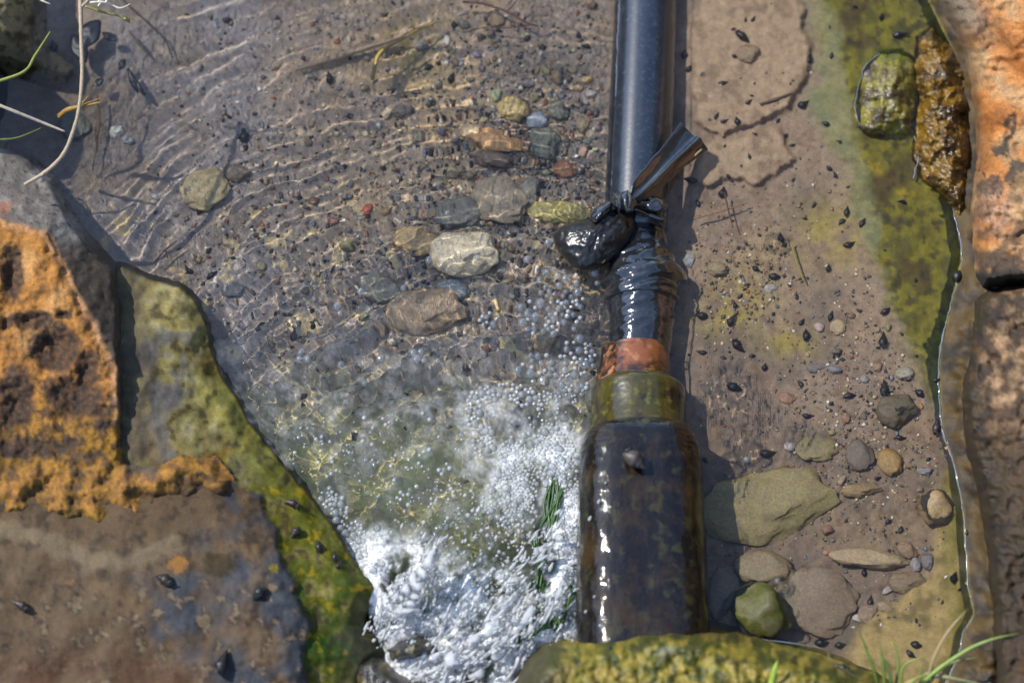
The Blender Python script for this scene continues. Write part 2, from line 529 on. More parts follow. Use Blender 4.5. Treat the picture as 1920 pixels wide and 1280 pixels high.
def bed_col(X, Y, Z):
    tan = srgb(134, 116, 98)
    c = np.broadcast_to(tan, X.shape + (3,)).copy()
    n1 = fbm(X, Y, 170, 4, 31); n2 = fbm(X, Y, 50, 4, 32); n3 = fbm(X, Y, 18, 3, 33)
    left = 1 - ss(1130, 1300, X)
    c = mixc(c, srgb(136, 122, 108), left)
    c = mixc(c, srgb(150, 128, 98), 0.7 * ss(0.0, 0.5, n1))
    c = mixc(c, srgb(92, 84, 74), 0.6 * ss(0.05, 0.5, -n1 + 0.5 * n2))
    # gravelly, darker middle of the left pool
    g = left * np.exp(-((X - 900) / 330) ** 2 - ((Y - 480) / 210) ** 2)
    c = mixc(c, srgb(116, 110, 98), .8 * g * ss(-0.2, 0.4, n2))
    c = mixc(c, srgb(160, 140, 104), 0.7 * g * ss(0.1, 0.4, n3))
    c = mixc(c, srgb(176, 150, 114), .75 * left * np.exp(-((X - 840) / 260) ** 2 - ((Y - 150) / 150) ** 2) * ss(-.4, .3, n2 + n1))
    c = mixc(c, srgb(132, 128, 128), .7 * left * (1 - ss(420, 620, X)) * ss(-.3, .3, n1))
    c = mixc(c, srgb(78, 88, 106), .65 * left * np.exp(-((X - 640) / 260) ** 2 - ((Y - 570) / 110) ** 2) * ss(-.15, .3, n2 + .3 * n3))
    c = mixc(c, srgb(186, 166, 124), .8 * left * ss(.16, .34, n2 + .3 * n3) * ss(300, 420, Y) * (1 - ss(660, 760, Y)))
    # olive bottom below the fall
    ol = left * ss(640, 900, Y) * (0.5 + 0.5 * ss(-.3, .3, n2))
    c = mixc(c, srgb(190, 180, 122), ol)
    c = mixc(c, srgb(96, 100, 34), left * ss(930, 1060, Y) * 0.8)
    # upper left corner: shade of the rocks painted dark into the bed
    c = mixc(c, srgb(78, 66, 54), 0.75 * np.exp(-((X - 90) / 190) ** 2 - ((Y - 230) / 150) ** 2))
    # algae film at (780,80)
    c = mixc(c, srgb(120, 108, 58), 0.8 * np.exp(-((X - 775) / 70) ** 2 - ((Y - 95) / 70) ** 2) * ss(-0.4, 0.2, n3))
    # right pool: pale silt mats, ochre patches
    right = 1 - left
    mat = np.maximum(ss(-4, 8, sdf(X, Y, MAT_A) + mat_wob(X, Y)), ss(-4, 8, sdf(X, Y, MAT_B) + mat_wob(X, Y)))
    c = mixc(c, srgb(158, 136, 110), 0.8 * mat * right)
    c = mixc(c, srgb(104, 84, 66), .55 * right * ss(.05, .4, -n2 + .5 * n3))
    for (x, y, rx, ry) in ((1560, 440, 80, 60), (1390, 560, 60, 45), (1360, 600, 50, 30), (1480, 640, 50, 30)):
        c = mixc(c, srgb(152, 136, 66), 0.75 * right * np.exp(-((X - x) / rx) ** 2 - ((Y - y) / ry) ** 2) * ss(-0.5, 0.2, n2))
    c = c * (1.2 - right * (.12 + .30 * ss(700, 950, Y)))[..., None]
    # ledge algae
    wl = 12 * fbm(X, Y, 50, 4, 14)
    toe = curve(Y, TOE); led = curve(Y, LEDGE)
    pale = ss(-14, 34, X + 2.4 * wl - toe + 8 * n3)
    c = mixc(c, srgb(128, 124, 86), pale)
    c = mixc(c, srgb(98, 106, 78), pale * ss(-0.1, 0.35, n2) * 0.7)
    green = ss(-12, 22, X + 2.6 * wl + 10 * n3 - led)
    gcol = mixc(np.broadcast_to(srgb(114, 106, 8), X.shape + (3,)), srgb(78, 74, 6), ss(-.1, .4, n2))
    gcol = mixc(gcol, srgb(146, 126, 22), ss(0.15, 0.5, n1 + .4 * n3))
    gcol = mixc(gcol, srgb(66, 50, 12), .85 * ss(-.02, .3, fbm(X, Y, 80, 5, 37)) )
    gcol = mixc(gcol, srgb(38, 36, 12), .7 * ss(.15, .4, n3 - n2))
    c = mixc(c, gcol, green * (1 - 0.4 * ss(600, 720, Y)))
    # shelf
    s2 = ss(-14, 16, sdf(X, Y, SHELF) + wl)
    pc = mixc(np.broadcast_to(srgb(158, 138, 92), X.shape + (3,)), srgb(112, 98, 60), ss(0, .4, n2))
    pc = mixc(pc, srgb(104, 96, 34), ss(1745, 1800, X) * ss(-.3, .3, n2 + .2))
    c = mixc(c, pc, s2)
    # wet brown shore
    up = X - curve(Y, SHORE)
    sc = mixc(np.broadcast_to(srgb(84, 64, 22), X.shape + (3,)), srgb(40, 28, 10), ss(-.2, .3, n2))
    sc = mixc(sc, srgb(98, 74, 28), .5 * ss(.15, .4, n3))
    c = mixc(c, sc * .62, ss(-3, 4, up))
    wet = 0.3 + 0.65 * ss(-3, 3, up)
    return rgba(c, wet)


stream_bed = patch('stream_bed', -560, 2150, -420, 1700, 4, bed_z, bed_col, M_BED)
tag(stream_bed, 'silty sand and gravel bed of the stream pool', kind='structure')


def pool_depth(x, y):
    return float(bed_z(np.array([float(x)]), np.array([float(y)]))[0])


# ------------------------------------------------------------------ water
DOMES = [(1338, 716, 60, .0024), (1346, 842, 17, .0022), (1390, 828, 19, .0022), (1352, 800, 26, .0012), (1457, 1090, 15, .002),
         (1432, 430, 16, .0010), (1365, 905, 40, .0012), (1340, 985, 30, .0012), (1480, 800, 40, .0008), (1400, 760, 46, .0009),
         (1340, 1030, 22, .0012), (465, 705, 20, .0016), (1030, 640, 26, .0015), (915, 640, 18, .0015)]


def water_z(X, Y):
    X = np.asarray(X, float); Y = np.asarray(Y, float)
    left = 1 - ss(1100, 1170, X)
    r = np.hypot(X - 930, (Y - 1080) * 1.05) + 46 * fbm(X, Y, 230, 3, 41) + 9 * fbm(X, Y, 60, 2, 42)
    e1 = ss(-0.35, 0.4, fbm(X, Y, 150, 3, 43)) * ss(70, 260, Y + .25 * X) * (1 - ss(560, 760, Y))
    e2 = ss(-0.35, 0.4, fbm(X, Y, 210, 3, 44)) * (1 - ss(700, 900, Y))
    corner = ss(100, 360, X + 0.35 * Y)
    far = ss(1000, 500, np.hypot(X - 930, Y - 1080)) * 0.5 + 0.5
    z = left * corner * far * (0.00036 * e1 * np.sin(2 * np.pi * r / 18.5) * (.8 + .7 * fbm(X, Y, 50, 2, 57)) + 0.00110 * e2 * np.sin(2 * np.pi * r / 38 + 1.0) * (.9 + .9 * fbm(X, Y, 90, 3, 58)) + 0.0017 * np.sin(2 * np.pi * r / 100)
                               + 0.0012 * fbm(X, Y, 64, 3, 59) + 0.00028 * fbm(X + Y, Y - X, 17, 2, 60)
                               + 0.0012 * np.sin(2 * np.pi * r / 105))
    turb = left * ss(300, 600, Y) * (0.35 + 0.65 * ss(620, 850, Y))
    z = z + turb * (0.0026 * fbm(X, Y, 70, 2, 45) + 0.0012 * fbm(X, Y, 32, 3, 46, ridge=True) + 0.0004 * fbm(X, Y, 12, 2, 47))
    wild = ss(950, 1120, Y) * left * ss(560, 720, X)
    z = z + wild * (0.014 * fbm(X, Y, 64, 2, 48) + 0.004 * fbm(X + .5 * Y, Y * .45, 26, 2, 49))
    calm = 1 - left
    z = z + calm * 0.00030 * fbm(X, Y, 90, 2, 50)
    for (x, y, rr, h) in DOMES:
        d = np.hypot(X - x, Y - y) / rr
        z = z + .62 * h * np.exp(-(d / .8) ** 4) * (1 + .5 * fbm(X, Y, 20, 2, 56))
    # heaped-up rings round the big bubbles
    for (x, y, lam, a) in ((465, 705, 13, .0003), (570, 670, 14, .0003), (785, 665, 14, .0003), (640, 460, 10, .00022), (1030, 365, 9, .0002)):
        d = np.hypot(X - x, Y - y)
        z = z + a * np.sin(2 * np.pi * d / lam) * np.exp(-d / 30)
    return z


def foam_amount(X, Y):
    n = fbm(X, Y, 60, 4, 61); n2 = fbm(X, Y, 22, 3, 62)
    f = 0.12 * (1 - ss(1100, 1150, X)) * ss(560, 760, Y) * ss(-.2, .5, n + .5 * n2)
    f = f + 0.10 * np.exp(-((X - 780) / 260) ** 2 - ((Y - 760) / 130) ** 2) * ss(-.3, .3, n2)
    for (x, y, rx, ry, w) in ((985, 890, 76, 76, .75), (905, 775, 34, 50, .35), (1055, 1000, 36, 170, .9), (870, 1120, 150, 75, 1.15), (740, 1120, 90, 66, 1.1), (770, 1080, 50, 60, .6),
                              (850, 1250, 150, 60, 1.0), (1000, 1190, 90, 60, .5), (700, 1030, 60, 40, .4), (1070, 1090, 25, 110, .9)):
        f = f + 1.5 * w * np.exp(-((X - x) / rx) ** 2 - ((Y - y) / ry) ** 2) * ss(-.45, .25, n + .4 * n2)
    for (x, y, rx, ry) in ((1010, 1000, 30, 80), (950, 1040, 80, 36), (860, 1010, 80, 34), (925, 1120, 22, 22), (790, 1200, 26, 20), (900, 1180, 24, 16), (935, 1045, 34, 26), (985, 1060, 26, 30), (1010, 1150, 40, 34), (820, 1115, 24, 20)):
        f = f * (1 - 0.8 * np.exp(-((X - x) / rx) ** 2 - ((Y - y) / ry) ** 2))
    return np.clip(f, 0, 1.7) * (1 - ss(1095, 1125, X))


X, Y = pixgrid(-500, 2100, -400, 1330, 3.2)
wz = water_z(X, Y)
wV = W(X, Y, 0 * X); wV[..., 2] = wz
water = link('water', mesh_np('water', wV, grid_faces(*X.shape), M_WATER, extra={'foam': foam_amount(X, Y)}), receiver=False)
water.cycles.is_caustics_caster = True
tag(water, 'clear rippled stream water over the silt bed', kind='structure')


def tube_np(pts, radii, seg=8):
    """verts, faces of a tube along pts (numpy)"""
    pts = np.asarray(pts, float); n = len(pts)
    radii = np.broadcast_to(np.asarray(radii, float), (n,))
    t = np.gradient(pts, axis=0); t /= np.linalg.norm(t, axis=1)[:, None] + 1e-12
    ref = np.array([0, 0, 1.0]) if abs(t[:, 2]).mean() < 0.8 else np.array([1.0, 0, 0])
    a = np.cross(t, ref); a /= np.linalg.norm(a, axis=1)[:, None] + 1e-12
    b = np.cross(a, t)
    th = np.linspace(0, 2 * np.pi, seg, endpoint=False)
    V = pts[:, None] + radii[:, None, None] * (np.cos(th)[None, :, None] * a[:, None] + np.sin(th)[None, :, None] * b[:, None])
    i = np.arange(n * seg).reshape(n, seg); j = np.roll(i, -1, 1)
    F = np.stack([i[:-1], j[:-1], j[1:], i[1:]], -1).reshape(-1, 4)
    V = np.concatenate([V.reshape(-1, 3), pts[:1], pts[-1:]])
    c0, c1 = n * seg, n * seg + 1
    F = np.concatenate([F, np.stack([i[0], np.full(seg, c0), np.full(seg, c0), j[0]], -1)[:, [0, 1, 3, 3]],
                        np.stack([i[-1], j[-1], np.full(seg, c1), np.full(seg, c1)], -1)])
    return V, F


def tris_ok(name, V, F, mat, smooth=True):
    """mesh from faces that may hold collapsed quads (triangles)"""
    me = bpy.data.meshes.new(name)
    fl = [tuple(dict.fromkeys(f)) for f in np.asarray(F).tolist()]
    me.from_pydata(np.asarray(V).tolist(), [], [f for f in fl if len(f) > 2])
    if smooth:
        me.shade_smooth()
    if mat:
        me.materials.append(mat)
    return me


def smooth_line(pts, n):
    """Catmull-Rom through rows of any width, n samples"""
    p = np.asarray(pts, float)
    p = np.concatenate([2 * p[:1] - p[1:2], p, 2 * p[-1:] - p[-2:-1]])
    m = len(p) - 3
    u = np.linspace(0, m - 1e-6, n); k = u.astype(int); f = (u - k)[:, None]
    a, b, c, d = p[k], p[k + 1], p[k + 2], p[k + 3]
    return 0.5 * (2 * b + (c - a) * f + (2 * a - 5 * b + 4 * c - d) * f ** 2 + (3 * b - a - 3 * c + d) * f ** 3)


def smooth_loop(pts, n):
    p = np.asarray(pts, float)
    m = len(p)
    u = np.linspace(0, m, n, endpoint=False); k = u.astype(int) % m; f = (u - np.floor(u))[:, None]
    a, b, c, d = p[(k - 1) % m], p[k], p[(k + 1) % m], p[(k + 2) % m]
    return 0.5 * (2 * b + (c - a) * f + (2 * a - 5 * b + 4 * c - d) * f ** 2 + (3 * b - a - 3 * c + d) * f ** 3)


# the raised rim of water along the rocks
rimV, rimF, off = [], [], 0
for line, rad in ((SHORE[4:21], 2.4), ([(1650, 100), (1624, 122), (1610, 160), (1603, 195), (1606, 222), (1612, 236)], 1.0),
                  ([(1716, 255), (1722, 290), (1712, 335)], 2.2), ([(1388, 1150), (1400, 1125), (1440, 1112), (1464, 1128)], 1.4),
                  ([(1330, 1192), (1400, 1196), (1470, 1203), (1540, 1214)], 1.8),
                  ([(1147, 380), (1150, 300), (1154, 220), (1156, 130), (1160, 40), (1162, -60)], 2.2)):
    q = smooth_line(line, 12 * len(line))
    q[:, 0] += 1.6 * fbm(q[:, 0], q[:, 1], 14, 3, 70) * 2
    v, f = tube_np(W(q[:, 0], q[:, 1], 0.0006), U * rad * np.clip(.75 + 1.3 * fbm(q[:, 0], q[:, 1], 40, 3, 71), .12, 1.7), 8)
    rimV.append(v); rimF.append(f + off); off += len(v)
rim = link('water_rim', tris_ok('water_rim', np.concatenate(rimV), np.concatenate(rimF), M_EDGE), receiver=False)
tag(rim, 'shiny raised rim of water along the rocks and hose', kind='structure')

# ------------------------------------------------------------------ the big rocks
ORANGE = [(-420, 180), (-60, 232), (0, 262), (60, 292), (104, 332), (140, 395), (168, 440), (228, 500), (240, 600), (242, 700), (243, 860),
          (300, 868), (345, 852), (400, 868), (430, 905), (424, 930), (345, 944), (285, 960), (258, 994), (215, 998),
          (170, 994), (120, 975), (60, 972), (0, 980), (-420, 990)]
RIDGE = [(-420, 372), (-40, 405), (40, 425), (86, 436), (120, 500), (170, 600), (213, 690), (222, 780), (238, 840), (300, 846), (345, 836),
         (440, 860), (450, 940), (300, 1030), (-420, 1030)]
PITS = [(104, 650, 40, 36, .016), (24, 516, 20, 44, .012), (165, 690, 18, 30, .006), (60, 600, 38, 16, .005), (268, 852, 30, 26, .016),
        (140, 745, 46, 30, .007), (30, 745, 30, 50, .005), (120, 590, 14, 9, .004), (190, 770, 18, 12, .004), (14, 606, 12, 10, .003), (60, 840, 70, 16, .004),
        (300, 935, 30, 14, .004)]


FINGERS = [[(-200, 945), (0, 928), (40, 902), (85, 882), (118, 862)], [(112, 888), (98, 960)], [(20, 915), (30, 960)], [(188, 872), (165, 930), (188, 990)],
           [(236, 858), (222, 920), (244, 960), (248, 995)], [(238, 908), (290, 902), (330, 868), (370, 860), (408, 880), (420, 908)]]


def finger(X, Y):
    d = np.minimum.reduce([segdist(X, Y, f) for f in FINGERS])
    return d + 9 * fbm(X, Y, 26, 4, 180)


def orange_z(X, Y):
    wob = 6 * fbm(X, Y, 40, 4, 81) + 20 * ss(900, 940, Y) * fbm(X, Y * .5, 40, 5, 80, .6)
    d = sdf(X, Y, ORANGE) + wob
    rd = sdf(X, Y, RIDGE) + 5 * fbm(X, Y, 36, 4, 82)
    top = 0.078 + 0.008 * fbm(X, Y, 90, 4, 83) + 0.0050 * fbm(X, Y, 28, 4, 84) + 0.0014 * fbm(X, Y, 9, 3, 85) - 0.00006 * np.clip(Y - 560, 0, 400)
    top = top - 0.005 * (1 - ss(0, 22, rd))
    for (x, y, rx, ry, h) in PITS:
        q = ((X - x + 6 * fbm(X, Y, 22, 3, 86)) / rx) ** 2 + ((Y - y + 6 * fbm(X, Y, 22, 3, 87)) / ry) ** 2
        top = top - h * np.exp(-q)
    fr = ss(850, 895, Y + 6 * fbm(X, Y, 40, 3, 187))
    top = top + fr * (0.006 * np.exp(-(finger(X, Y) / 24) ** 2) - 0.004 + .0016 * fbm(X, Y, 20, 4, 188))
    side = 0.075 + np.clip(rd, -400, 0) * 0.00046 + 0.005 * fbm(X, Y, 70, 4, 88) + 0.0015 * fbm(X, Y, 14, 3, 89)
    z = np.where(rd > 0, top, np.minimum(top, side))
    zl = np.where(Y > 840, 0.036, -0.06)
    edge = ss(-10, 24, d) ** 0.7
    return zl + (z - zl) * edge


def orange_col(X, Y, Z):
    n1 = fbm(X, Y, 70, 5, 91); n2 = fbm(X, Y, 24, 4, 92); n3 = fbm(X, Y, 9, 3, 93)
    rd = sdf(X, Y, RIDGE) + 6 * fbm(X, Y, 36, 4, 82)
    c = np.broadcast_to(srgb(186, 128, 64), X.shape + (3,)).copy()
    c = mixc(c, srgb(204, 154, 98), ss(-.1, .4, n1) * (1 - ss(640, 760, Y)))
    c = mixc(c, srgb(166, 122, 48), ss(690, 840, Y))
    c = mixc(c, srgb(92, 62, 38), .8 * ss(-.05, .25, n2 + .4 * n3) * ss(600, 760, Y))
    dark = np.zeros_like(X)
    for (x, y, rx, ry, h) in PITS:
        q = ((X - x + 14 * fbm(X, Y, 30, 3, 94)) / (rx * 1.15)) ** 2 + ((Y - y + 14 * fbm(X, Y, 30, 3, 95)) / (ry * 1.15)) ** 2
        dark = np.maximum(dark, (1 - ss(0.7, 1.5, q + .4 * n3)) * (.9 + .3 * n3))
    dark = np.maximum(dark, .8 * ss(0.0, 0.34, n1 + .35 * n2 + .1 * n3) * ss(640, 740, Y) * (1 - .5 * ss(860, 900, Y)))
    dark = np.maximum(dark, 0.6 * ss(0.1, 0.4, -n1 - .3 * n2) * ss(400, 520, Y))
    fr = ss(852, 890, Y + 6 * fbm(X, Y, 40, 3, 187))
    fd = finger(X, Y)
    dark = dark * (1 - .8 * fr)
    c = mixc(c, srgb(84, 62, 36), fr * ss(8, 40, fd + 26 * n2 + 10 * n3) * .9)  # shadows between the fingers painted dark
    c = mixc(c, srgb(184, 130, 72), fr * (1 - ss(0, 26, fd + 20 * n2)) * .6)
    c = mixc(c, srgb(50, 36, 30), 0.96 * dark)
    dd = sdf(X, Y, ORANGE)
    c = mixc(c, srgb(64, 48, 26), .8 * fr * (1 - ss(6, 26, dd + 20 * n2)) * (Y > 900))
    c = mixc(c, srgb(206, 160, 122), .6 * ss(-14, -2, rd + 8 * n2) * (1 - ss(2, 16, rd + 10 * n3)) * (1 - ss(700, 860, Y)) * ss(-.3, .2, n2 + .2))  # pale highlight painted along the crest
    c = mixc(c, srgb(150, 116, 22), ss(930, 990, Y) * ss(-.1, .2, n2) * .9)
    # grey weathered side towards the water
    side = ss(2, -10, rd)
    g = mixc(np.broadcast_to(srgb(118, 112, 106), X.shape + (3,)), srgb(166, 160, 152), ss(-.15, .35, n1 + .3 * n2))
    g = mixc(g, srgb(52, 48, 44), ss(.2, .42, n3 + .3 * n2) * .8)
    g = mixc(g, srgb(84, 72, 58), ss(440, 520, Y + .15 * X) * (X > 40))  # shade of the facet facing away from the sun painted in
    g = mixc(g, srgb(62, 54, 42), ss(500, 640, Y) * ss(-.2, .2, n2 + .1))
    c = mixc(c, g, side * (1 - ss(820, 860, Y)))
    # pinkish stained patch on the grey shoulder
    c = mixc(c, srgb(176, 116, 86), .8 * np.exp(-((X - 12) / 22) ** 2 - ((Y - 385) / 20) ** 2) * ss(-.2, .2, n2 + .1))
    # grey hollow beside the front knob
    c = mixc(c, srgb(92, 88, 84), np.exp(-((X - 268) / 30) ** 4 - ((Y - 850) / 40) ** 4))
    return rgba(c * .60, 0.05 + 0 * X)


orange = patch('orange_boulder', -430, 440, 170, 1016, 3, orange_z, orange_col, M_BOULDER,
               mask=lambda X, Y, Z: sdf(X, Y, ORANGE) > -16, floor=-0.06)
tag(orange, 'big orange pitted boulder with a grey shoulder lying on the mossy slab', 'boulder')

SLAB = [(228, 494), (290, 520), (340, 532), (372, 558), (392, 600), (402, 650), (424, 705), (452, 750), (484, 800), (540, 872), (590, 930),
        (628, 980), (664, 1040), (712, 1100), (704, 1130), (690, 1160), (735, 1220), (700, 1290), (690, 1500), (-420, 1500), (-420, 700), (100, 560)]
GREYTOP = [(-420, 930), (250, 930), (430, 900), (488, 925), (500, 965), (520, 985), (528, 1050), (556, 1090), (560, 1130), (586, 1170), (566, 1220),
           (580, 1280), (590, 1500), (-420, 1500)]


def slab_z(X, Y):
    d = sdf(X, Y, SLAB) + 5 * fbm(X, Y, 40, 4, 101)
    z = 0.004 + 0.018 * ss(0, 46, d) + 0.024 * ss(30, 170, d)
    z = z + 0.007 * fbm(X, Y, 130, 3, 102) + (0.0012 + .0022 * ss(430, 480, X + (Y < 900) * 400)) * fbm(X, Y, 34, 3, 103) + 0.0004 * fbm(X, Y, 12, 3, 104)
    gd = sdf(X, Y, GREYTOP) + 10 * fbm(X, Y, 30, 4, 105)
    z = z + 0.006 * ss(-6, 8, gd) * ss(20, 80, d)
    z = z - 0.005 * np.exp(-((X - 290) / 34) ** 2 - ((Y - 720) / 90) ** 2) + 0.004 * np.exp(-((X - 340) / 60) ** 2 - ((Y - 640) / 70) ** 2)
    z = z - 0.010 * ss(1080, 1300, Y)
    return -0.055 + (z + 0.055) * ss(-9, 9, d)


def slab_col(X, Y, Z):
    n1 = fbm(X, Y, 90, 5, 111); n2 = fbm(X, Y, 30, 4, 112); n3 = fbm(X, Y, 11, 3, 113)
    d = sdf(X, Y, SLAB)
    gd = sdf(X, Y, GREYTOP) + 10 * fbm(X, Y, 30, 4, 105)
    n4 = fbm(X, Y, 150, 5, 114)
    moss = np.broadcast_to(srgb(116, 106, 66), X.shape + (3,)).copy()
    moss = mixc(moss, srgb(152, 142, 104), ss(-.1, .4, n2 + .3 * n1) * (1 - ss(820, 960, Y)))
    moss = mixc(moss, srgb(84, 82, 70), ss(-.05, .35, n4 - .3 * n3) * (1 - ss(850, 950, Y)))
    moss = mixc(moss, srgb(112, 84, 34), .8 * ss(.0, .35, n1 - .4 * n4) * ss(600, 700, Y))
    moss = mixc(moss, srgb(112, 110, 50), .7 * (1 - ss(30, 90, d)) * ss(640, 760, Y))
    moss = mixc(moss, srgb(72, 74, 16), ss(800, 960, Y) * ss(-.3, .25, n2 + .4 * n1 + .1))
    moss = mixc(moss, srgb(40, 64, 12), ss(1020, 1130, Y) * ss(-.2, .25, n1))
    moss = mixc(moss, srgb(146, 124, 42), .55 * ss(.2, .4, n2 + .3 * n3) * ss(800, 920, Y))
    moss = mixc(moss, srgb(44, 38, 24), .8 * ss(.08, .42, -n2 + .3 * n3))
    hol = ss(-.15, .2, n1 + .5 * n2) * (1 - ss(20, 70, segdist(X, Y, [(250, 560), (275, 660), (330, 640), (300, 760), (330, 830)]) + 18 * n2))
    moss = mixc(moss, srgb(76, 76, 78), .85 * hol)
    nr = (1 - ss(0, 70, segdist(X, Y, [(236, 520), (244, 700), (250, 860)]) + 26 * n2))
    moss = mixc(moss, srgb(74, 66, 54), .85 * nr)
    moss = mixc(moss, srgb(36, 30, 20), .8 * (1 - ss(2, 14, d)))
    moss = mixc(moss, srgb(52, 48, 38), .8 * ss(1080, 1200, Y) * ss(600, 680, X))
    grey = np.broadcast_to(srgb(132, 108, 82), X.shape + (3,)).copy()
    grey = mixc(grey, srgb(90, 94, 102), ss(-.1, .4, n4 + .0022 * (X - 330)))
    grey = mixc(grey, srgb(138, 112, 82), ss(.05, .4, -n1 + .2 * n2))
    grey = mixc(grey, srgb(70, 61, 52), ss(.0, .35, n2 - .3 * n3) * .7)
    band = segdist(X, Y, [(-100, 985), (60, 1000), (160, 1050), (240, 1052), (330, 1020)])
    grey = mixc(grey, srgb(168, 148, 118), .8 * (1 - ss(6, 26, band + 14 * n2)))
    grey = mixc(grey, srgb(176, 152, 122), .8 * ss(.25, .36, n2 + .35 * n3) * ss(1090, 1160, Y + .1 * X))
    grey = mixc(grey, srgb(112, 72, 46), .7 * ss(1190, 1270, Y) * ss(-.1, .3, n1 + .2) * (1 - ss(320, 420, X)))
    for (x, y, rx, ry, c) in ((335, 1058, 18, 15, srgb(210, 150, 84)), (410, 1058, 34, 24, srgb(74, 58, 24)), (512, 1065, 9, 9, srgb(190, 170, 80)),
                              (130, 1092, 8, 7, srgb(190, 136, 100))):
        q = ((X - x + 12 * n3) / rx) ** 2 + ((Y - y + 12 * n2) / ry) ** 2
        grey = mixc(grey, c, .85 * (1 - ss(.5, 1.3, q)))
    c = mixc(moss * 1.0, grey * .36, ss(-3, 5, gd))
    wet = 0.25 + 0.5 * ss(900, 1100, Y) + 0.3 * (1 - ss(5, 40, d))
    return rgba(c, wet)


slab = patch('mossy_slab', -430, 750, 480, 1500, 3.4, slab_z, slab_col, M_SLAB, mask=lambda X, Y, Z: sdf(X, Y, SLAB) > -12, floor=-0.06)
tag(slab, 'wide grey stone slab with a green mossy edge along the foaming water', 'rock slab')


def dome_rock(name, poly, zl, h, roundness, cfun, mat, label, cat, seed, rough=0.004, step=3, pad=14):
    p = np.asarray(poly, float)

    def zf(X, Y):
        d = sdf(X, Y, poly) + 5 * fbm(X, Y, 40, 4, seed)
        z = h * ss(-roundness * .1, roundness, d) ** 0.6 if roundness else h
        return zl + z + ss(0, 20, d) * (rough * fbm(X, Y, 50, 4, seed + 1) + rough * .4 * fbm(X, Y, 14, 3, seed + 2))
    o = patch(name, p[:, 0].min() - pad, p[:, 0].max() + pad, p[:, 1].min() - pad, p[:, 1].max() + pad, step, zf, cfun, mat,
              mask=lambda X, Y, Z: sdf(X, Y, poly) > -10, floor=min(zl, -0.055))
    return tag(o, label, cat), zf


def dark_col(X, Y, Z):
    n1 = fbm(X, Y, 60, 5, 121); n2 = fbm(X, Y, 20, 4, 122)
    c = np.broadcast_to(srgb(134, 124, 92), X.shape + (3,)).copy()
    c = mixc(c, srgb(70, 66, 50), ss(-.1, .4, n1))
    c = mixc(c, srgb(134, 112, 82), ss(.1, .4, n2))
    c = mixc(c, srgb(70, 54, 30), ss(.1, .3, -n2))
    return rgba(c, 0.3 + 0 * X)


dark_boulder, _ = dome_rock('round_boulder', [(-260, -260), (60, -240), (86, -60), (92, 20), (90, 80), (110, 110), (140, 130), (138, 152), (90, 158), (30, 140), (-60, 120), (-260, 100)],
                            -0.05, 0.115, 110, dark_col, M_ROCK, 'round dark olive boulder standing in the shaded corner behind the dry stem', 'boulder', 123)


def right_z(poly, seed, base, rise, steep):
    def zf(X, Y):
        d = sdf(X, Y, poly) + 6 * fbm(X, Y, 46, 4, seed)
        sh = curve(Y, SHORE)
        run = np.clip(X - sh, 0, 700)
        z = base + steep * ss(0, 60, run) + rise * run
        z = z + 0.016 * fbm(X, Y, 110, 4, seed + 1) + 0.006 * fbm(X, Y, 36, 4, seed + 2, ridge=True) + 0.0024 * fbm(X, Y, 11, 3, seed + 3)
        return -0.03 + (z + 0.03) * ss(-8, 26, d) ** 0.8
    return zf


ROCK_A = [(1700, -330), (1736, -60), (1748, 0), (1792, 90), (1818, 200), (1822, 300), (1812, 390), (1816, 460), (1822, 520), (1840, 548), (1900, 540), (2360, 520), (2360, -330)]
ROCK_B = [(1822, 560), (1850, 536), (1930, 524), (2360, 510), (2360, 1560), (1870, 1560), (1862, 1280), (1852, 1150), (1840, 1020), (1822, 920), (1800, 830), (1796, 740), (1810, 660)]


def rockA_col(X, Y, Z):
    n1 = fbm(X, Y, 80, 5, 131); n2 = fbm(X, Y, 30, 4, 132); n3 = fbm(X, Y, 10, 3, 133)
    e = X - curve(Y, SHORE)
    c = np.broadcast_to(srgb(206, 140, 82), X.shape + (3,)).copy()
    c = mixc(c, srgb(206, 166, 122), ss(-.1, .4, n1))
    c = mixc(c, srgb(172, 106, 52), ss(.0, .4, -n1 + .2 * n2))
    c = mixc(c, srgb(98, 76, 54), .85 * ss(250, 420, Y + 60 * n1) * ss(-.25, .2, n2))
    c = mixc(c, srgb(142, 126, 106), ss(120, 20, Y) * (1 - ss(60, 130, e)))
    c = mixc(c, srgb(118, 100, 74), (1 - ss(6, 50, e + 20 * n2)) * (1 - ss(380, 480, Y)))
    st = np.maximum.reduce([np.exp(-((X - x + 44 * n2) / rx) ** 2 - ((Y - y + 40 * n1 + 20 * n3) / ry) ** 2) for (x, y, rx, ry) in
                            ((1855, 350, 22, 30), (1880, 280, 18, 30), (1895, 240, 14, 46), (1885, 500, 46, 26), (1835, 345, 8, 40), (1905, 330, 20, 30))])
    c = mixc(c, srgb(70, 60, 50), .9 * ss(.35, .7, st))
    c = mixc(c, srgb(214, 168, 140), np.exp(-((X - 1868) / 30) ** 2 - ((Y - 400) / 40) ** 2) * ss(-.1, .2, n3 + .1))
    c = mixc(c, srgb(40, 34, 28), ss(492, 516, Y + 8 * n2))
    c = mixc(c, srgb(120, 90, 66), .6 * ss(.1, .4, n2 + .3 * n3) * ss(300, 380, Y))
    return rgba(c * .56, 0.05 + 0 * X)


